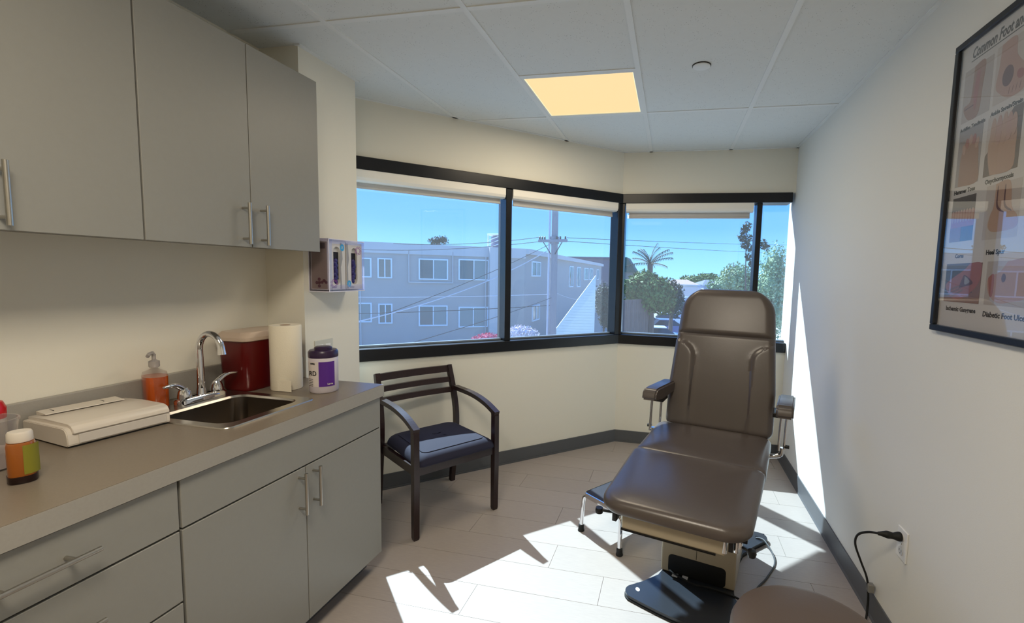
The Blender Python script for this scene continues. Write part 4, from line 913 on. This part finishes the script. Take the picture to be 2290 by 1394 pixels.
# utility pole
pq = at(1238, 640, 19.5)
t = thing('utility_pole', 'tall grey utility pole with crossarm seen through the middle pane', 'utility pole', (pq.x, pq.y, GZ))
PG = mat('weathered_pole', (150, 142, 146), .85, noise=.15, nscale=6, stretch=(8, 8, 1)); PWH = mat('pale_conduit', (205, 200, 210), .6)
b = BM(); cyl(b, (0, 0, 0), (0, 0, 9.6), .17, .125, 18); obj('pole', b, PG, t, True)
b = BM(); cyl(b, (-.23, -.05, 0), (-.21, -.05, 8.4), .045, n=8); obj('conduit', b, PWH, t, True)
za = at(1238, 540, 19.5).z-GZ
ca_ = Matrix.Rotation(R_(-14), 4, 'Z')
b = BM(); box(b, (-.68, -.22, za-.06), (.68, -.12, za+.06), .01, 1, M=ca_); obj('crossarm', b, PG, t)
b = BM(); cyl(b, (0, 0, za-.12), (0, 0, za+.18), .19, n=16); obj('pole_band', b, PG, t, True)
for xo in (-.62, -.5, -.38, .2, .36, .6):
    b = BM(); v_ = ca_ @ Vector((xo, -.17, za+.06)); lathe(b, [(.001, 0), (.03, 0), (.045, .04), (.03, .07), (.04, .10), (.001, .13)], 10, v_); obj('insulator', b, BPLAS, t, True)
b = BM()
for s in (-1, 1): tube(b, [ca_ @ Vector((s*.45, -.17, za-.05)), ca_ @ Vector((s*.1, -.12, za-.55))], .018, 6)
obj('brace', b, BPLAS, t)
# cables
CBL = mat('cable_black', (40, 42, 52), .7); CBW = mat('cable_pale', (196, 196, 206), .7)
def cable(P, r, m_, label, sag=0):
    a_, c_ = P; pts = [a_.lerp(c_, k/14)+Vector((0, 0, -sag*4*(k/14)*(1-k/14))) for k in range(15)]
    b = BM(); tube(b, pts, r, 5); tag(obj('overhead_cable', b, m_), label, 'cable', 'overhead cables')
PT = at(1238, 536, 19.3)
cable((at(880, 545, 22), at(1206, 531, 19.3)), .012, CBL, 'upper thin black cable running left from the pole crossarm', .15)
cable((at(760, 556, 23), at(1204, 541, 19.3)), .012, CBL, 'lower thin black cable running left from the pole crossarm', .2)
cable((at(1268, 532, 19.3), at(1800, 548, 60)), .012, CBL, 'upper black cable running right from the pole across the sky', .1)
cable((at(1268, 540, 19.3), at(1800, 568, 55)), .012, CBL, 'lower black cable running right from the pole across the sky', .1)
cable((at(788, 722, 12), at(1226, 560, 19.3)), .016, CBW, 'pale thick cable slanting up to the pole from lower left', .3)
cable((at(870, 700, 12), at(1226, 548, 19.3)), .010, CBL, 'thin black cable slanting up to the pole beside the pale one', .1)
cable((at(780, 665, 22), at(1236, 658, 19.6)), .014, CBW, 'pale cable level across the building between its two window rows', .05)
cable((at(780, 702, 20), at(1236, 683, 19.6)), .014, CBL, 'cable crossing the lower row of building windows', .05)
cable((at(925, 766, 11), at(1236, 665, 19.6)), .010, CBL, 'black cable rising from the lower sill to the pole', .05)
cable((at(1243, 655, 19.6), at(1330, 668, 30)), .008, CBW, 'pale cable dropping right from the pole toward the white sunlit wall triangle', .2)
# trees
def leafmat(n, c): return mat(n, c, .6, spec=.3, noise=.35, nscale=1.1)
LG = leafmat('leaf_green', (96, 122, 58)); LD = leafmat('leaf_dark', (48, 66, 50)); LP = leafmat('leaf_pale', (150, 172, 128)); LGR = leafmat('leaf_grey', (120, 132, 112)); BARK = mat('bark', (104, 88, 80), .9, noise=.2, nscale=8)
def foliage(bm, blobs, n, s, droop=0):
    tot = sum(b_[3]*b_[4]*b_[5] for b_ in blobs)**(1.0)
    for (cx, cy, cz, rx, ry, rz) in blobs:
        k = int(n*(rx*ry*rz)/tot)
        for _ in range(k):
            d = Vector((random.gauss(0, 1), random.gauss(0, 1), random.gauss(0, 1))).normalized(); rr = random.uniform(.4, 1.0)**.7*random.choice((1, 1, 1.1))
            p = Vector((cx+d.x*rx*rr, cy+d.y*ry*rr, cz+d.z*rz*rr)); a = Vector((random.gauss(0, 1), random.gauss(0, 1), random.gauss(0, 1)-droop)).normalized(); c = a.cross(d+Vector((.01, .3, .2))).normalized(); L = s*random.uniform(.6, 1.4)
            vs = [bm.verts.new(p+q) for q in (-a*L*.5, c*L*.28, a*L*.6, -c*L*.28)]; bm.faces.new(vs)
def tree(name, label, base, blobs, n, s, m_, trunk=.15, htr=None, cat='tree', group=None, core=True):
    t = thing(name, label, cat, (base.x, base.y, GZ), 0, group)
    b = BM(); foliage(b, blobs, n, s)
    if core:
        for (cx, cy, cz, rx, ry, rz) in blobs:
            r = bmesh.ops.create_icosphere(b, subdivisions=2, radius=1)
            for v in r['verts']:
                k = .50*(1+.25*math.sin(v.co.x*9+v.co.z*7)*math.cos(v.co.y*8)); v.co = Vector((cx+v.co.x*rx*k, cy+v.co.y*ry*k, cz+v.co.z*rz*k))
    tag(obj('foliage', b, m_, t), kind='stuff')
    top = htr or blobs[0][2]
    b = BM(); tube(b, smooth_pts([(0, 0, 0), (.05, .03, top*.5), (0, 0, top)], 3), trunk, 8, rs=[trunk*(1-.09*i) for i in range(7)]); obj('trunk', b, BARK, t, True)
    return t
def blob(px, py, D, base, rx, rz, ry=None):
    q = at(px, py, D); return (q.x-base.x, q.y-base.y, q.z-GZ, rx, ry or rx, rz)
B = at(1452, 700, 30); 
tree('leafy_tree', 'bushy sunlit green tree right of the window corner post', B, [blob(1450, 655, 30, B, 1.55, 1.25), blob(1418, 645, 29.5, B, .85, .8), blob(1480, 670, 30, B, .95, 1.0), blob(1440, 625, 30, B, .9, .6)], 9000, .22, LG, .38, 4.2)
B = at(1500, 700, 36)
tree('leafy_tree', 'darker grey-green tree behind the bushy one, beside the dark-roofed house', B, [blob(1492, 660, 36, B, 1.3, 1.3), blob(1510, 680, 36, B, .8, 1.1)], 2600, .22, LD, .2)
B = at(1350, 700, 34)
tree('shrub', 'dark shrub between the white sunlit wall triangle and the corner post', B, [blob(1350, 672, 34, B, .75, 1.3), blob(1358, 705, 34, B, .7, 1.0)], 1800, .22, LD, .1, cat='shrub')
B = at(1620, 680, 60)
tree('leafy_tree', 'pale round green tree behind the exam chair back', B, [blob(1648, 622, 60, B, 2.2, 2.0), blob(1615, 640, 58, B, 2.0, 1.2), blob(1670, 645, 60, B, 1.5, 2.2)], 3600, .34, LP, .2)
B = at(1575, 640, 110)
tree('leafy_tree', 'distant row of green trees on the horizon above the rooftops', B, [blob(1548, 628, 110, B, 3.2, 1.3), blob(1582, 626, 112, B, 3.5, 1.6), blob(1608, 630, 110, B, 2.4, 1.3), blob(1530, 632, 110, B, 2, 1)], 2400, .6, LG, .2)
B = at(1728, 680, 22)
tree('leafy_tree', 'tall pale willowy tree against the wall in the rightmost pane', B, [blob(1735, 590, 22, B, .7, 1.0), blob(1722, 640, 22, B, .95, 1.2), blob(1728, 700, 22, B, 1.05, 1.3), blob(1745, 650, 22, B, .8, 1.3)], 6500, .12, LP, .12)
B = at(982, 545, 60)
tree('leafy_tree', 'small treetop showing above the apartment building roof', B, [blob(975, 540, 60, B, 1.0, .55), blob(990, 537, 60, B, .8, .6)], 500, .25, LD, .1)
# slender tree with spiky sprays
B = at(1676, 690, 20); zt_ = at(1666, 505, 20).z-GZ
t = thing('slender_tree', 'tall slender tree with feathery leaf clusters beside the right mullion', 'tree', (B.x, B.y, GZ))
b = BM(); top = at(1668, 515, 20); tube(b, smooth_pts([(0, 0, 0), ((top.x-B.x)*.6, (top.y-B.y)*.5, zt_*.6), (top.x-B.x, top.y-B.y, zt_)], 5), .03, 6, rs=[.05-.004*i for i in range(11)]); obj('trunk', b, BARK, t, True)
b = BM()
for (px_, py_, r_) in ((1665, 515, .16), (1672, 505, .16), (1660, 530, .16), (1674, 535, .17), (1666, 548, .15), (1676, 556, .14), (1704, 545, .17), (1712, 552, .14), (1673, 575, .12), (1680, 590, .12)):
    q = at(px_, py_, 20)-Vector((B.x, B.y, GZ))
    tube(b, [q+Vector((.1, 0, -.25)), q], .008, 4); foliage(b, [(q.x, q.y, q.z, r_*1.2, r_, r_*1.25)], 70, .13)
tag(obj('foliage', b, LD, t), kind='stuff')
# palm
B = at(1455, 700, 48); crown = at(1454, 590, 48)
t = thing('palm_tree', 'palm crown rising above the bushy green tree', 'palm tree', (B.x, B.y, GZ))
cr_ = Vector((crown.x-B.x, crown.y-B.y, crown.z-GZ))
b = BM(); tube(b, [(0, 0, 0), cr_*.6, cr_], .3, 10, rs=[.32, .25, .3]); obj('trunk', b, BARK, t, True)
for k in range(15):
    a = 2*PI*k/15+.2*random.random(); el = (1.1, .55, 1.35, .15, .8)[k % 5]; L = random.uniform(2.0, 2.9); b = BM(); pts = []
    for i in range(8):
        s = i/7; pts.append(cr_+Vector((math.cos(a)*L*s*math.cos(el*(1-.35*s)), math.sin(a)*L*s*math.cos(el*(1-.35*s)), L*s*math.sin(el)-.55*s*s*L*.5)))
    tube(b, pts, .03, 4); pts = smooth_pts(pts, 2)
    for i, p_ in enumerate(pts[2:]):
        side = Vector((-math.sin(a), math.cos(a), 0))
        for sg in (-1, 1):
            tip = p_+side*sg*.32*(1-.4*i/len(pts))+Vector((0, 0, -.30)); b.faces.new([b.verts.new(v_) for v_ in (p_, p_+Vector((math.cos(a), math.sin(a), 0))*.09, tip)])
    obj('frond', b, LD, t)
# fences, houses, cars
t = thing('wooden_fence', 'tall brown wooden board fence below the bushy tree', 'fence', (0, 0, 0))
FB_ = mat('fence_board', (128, 108, 100), .85, noise=.15, nscale=5, rnd=.08)
f0 = at(1386, 740, 27); f1 = at(1450, 740, 30); ztop = at(1410, 672, 27).z; nbd = 22
dirf = (hpt(f1)-hpt(f0)); FFm = Mx(hpt(f0), dirf, (0, 0, 1)); LF = dirf.length
me0 = None
for k in range(nbd):
    b = BM() if me0 is None else None
    if b is not None:
        box(b, (0, GZ, 0), (LF/nbd*.93, ztop, .03)); o = obj('fence_board', b, FB_, t, M=FFm); me0 = o.data
    else:
        o = bpy.data.objects.new('fence_board', me0); C.objects.link(o); o.parent = t; o.matrix_basis = FFm @ Matrix.Translation((LF/nbd*k, 0, (k % 3)*.008))
def house(label, px0, px1, pyt, pye, D, wall, roof, depth=6, name='house', over=.4):
    a_ = at(px0, 640, D); c_ = at(px1, 640, D); ze = at((px0+px1)/2, pye, D).z; zr = at((px0+px1)/2, pyt, D).z
    X = (hpt(c_)-hpt(a_)); L = X.length; F = Mx(hpt(a_), X, (0, 0, 1)); F = Mx(hpt(a_), X, Vector((0, 0, 1)).cross(X), (0, 0, 1))
    t = thing(name, label, 'house', (0, 0, 0)); t.matrix_basis = F
    b = BM(); box(b, (0, 0, GZ), (L, depth, ze)); obj('walls', b, wall, t)
    b = BM(); vs = [b.verts.new(v_) for v_ in ((-over, -over, ze), (L+over, -over, ze), (L+over, depth+over, ze), (-over, depth+over, ze), (L*.22, depth/2, zr), (L*.78, depth/2, zr))]
    for f_ in ((0, 1, 5, 4), (1, 2, 5), (2, 3, 4, 5), (3, 0, 4), (3, 2, 1, 0)): b.faces.new([vs[i] for i in f_])
    obj('roof', b, roof, t)
    b = BM(); box(b, (-over, -over-.05, ze-.12), (L+over, -over, ze+.05)); obj('fascia', b, WFR, t)
    for fx in (.25, .7):
        b = BM(); box(b, (L*fx-.5, -.06, ze-1.7), (L*fx+.5, 0, ze-.6)); obj('window', b, PANE, t)
    return t
SLT = mat('slate_roof', (104, 110, 124), .8, noise=.06, nscale=2); TER = mat('pale_tile_roof', (176, 150, 144), .8, noise=.06, nscale=2); LIL = mat('pale_blue_wall', (176, 184, 206), .8)
house('small house with slate blue roof left of the chair back', 1512, 1600, 645, 664, 54, LIL, SLT)
house('low house with pale terracotta roof on the horizon', 1505, 1560, 626, 637, 85, WHITE, TER, 8)
house('low house with grey roof beside the terracotta one on the horizon', 1574, 1640, 627, 638, 96, LIL, SLT, 8)
t = thing('street_lamp_pole', 'thin distant pole with a short arm above the trees', 'pole', (at(1638, 640, 70).x, at(1638, 640, 70).y, GZ))
b = BM(); zz = at(1638, 588, 70).z-GZ; cyl(b, (0, 0, 0), (0, 0, zz), .06, n=8); box(b, (-.1, -.05, zz-.5), (.5, .05, zz-.4)); obj('pole', b, PG, t)
CARG = mat('car_glass', (40, 50, 64), .1, spec=.8)
def car(label, px, py, D, rz, paint):
    q = at(px, py, D); t = thing('car', label, 'car', (q.x, q.y, GZ), rz, 'parked cars')
    b = BM(); pr = [(-2.2, .3), (-2.25, .62), (-2.1, .82), (-1.3, .92), (1.15, .92), (2.0, .78), (2.2, .6), (2.2, .3)]
    prism(b, pr, -.86, .86, Mx((0, 0, 0), (1, 0, 0), (0, 0, 1), (0, -1, 0))); bmesh.ops.bevel(b, geom=b.edges[:], offset=.07, segments=2, affect='EDGES'); obj('body', b, paint, t, True)
    b = BM(); loft(b, [[(-1.5, -.78, .9), (1.05, -.78, .9), (1.05, .78, .9), (-1.5, .78, .9)], [(-1.0, -.62, 1.36), (.3, -.62, 1.36), (.3, .62, 1.36), (-1.0, .62, 1.36)]]); obj('windows', b, CARG, t)
    b = BM(); box(b, (-1.02, -.64, 1.36), (.34, .64, 1.42), .02); obj('roof', b, paint, t)
    for x_ in (-1.35, 1.35):
        for y_ in (-.8, .8): b = BM(); cyl(b, (x_, y_-.1, .32), (x_, y_+.1, .32), .32, n=18); obj('wheel', b, RUBBER, t, True)
CW = mat('car_white', (226, 230, 236), .25, coat=.5); CBU = mat('car_blue', (74, 92, 150), .25, coat=.5); CSI = mat('car_silver', (150, 160, 176), .25, coat=.5)
def dz(py): return (CAMZ-GZ)
car('white parked car lowest in the lot behind the glass, nearest the chair back', 1478, 748, 34, R_(8), CW)
car('blue parked car in the row beyond the nearest white one', 1497, 722, 40, R_(12), CBU)
car('silver parked car left of the blue one under the tree', 1450, 716, 44, R_(5), CSI)
car('white parked car furthest back in the lot', 1500, 706, 47, R_(5), CW)
b = BM(); qa = at(1560, 728, 40); prism(b, [(qa.x-6, qa.y-4), (qa.x+9, qa.y-4), (qa.x+9, qa.y+16), (qa.x-6, qa.y+16)], GZ, GZ+.02); tag(obj('pavement', b, mat('pale_concrete', (206, 206, 204), .85)), kind='structure')
# flowering bushes near the sill
FPK = mat('bougainvillea', (206, 80, 120), .7, noise=.2, nscale=4); FWH = mat('white_blossom', (214, 205, 214), .7, noise=.2, nscale=4)
B = at(1092, 755, 20)
tree('flowering_bush', 'pink flowering bush at the bottom of the left pane', B, [blob(1092, 756, 20, B, .55, .22), blob(1068, 760, 20, B, .35, .15)], 900, .09, FPK, .05, cat='bush', core=False)
B = at(1170, 740, 18)
tree('flowering_bush', 'white blossoming bush at the bottom left of the middle pane', B, [blob(1165, 745, 18, B, .6, .3), blob(1185, 748, 18, B, .4, .25)], 900, .10, FWH, .05, cat='bush')
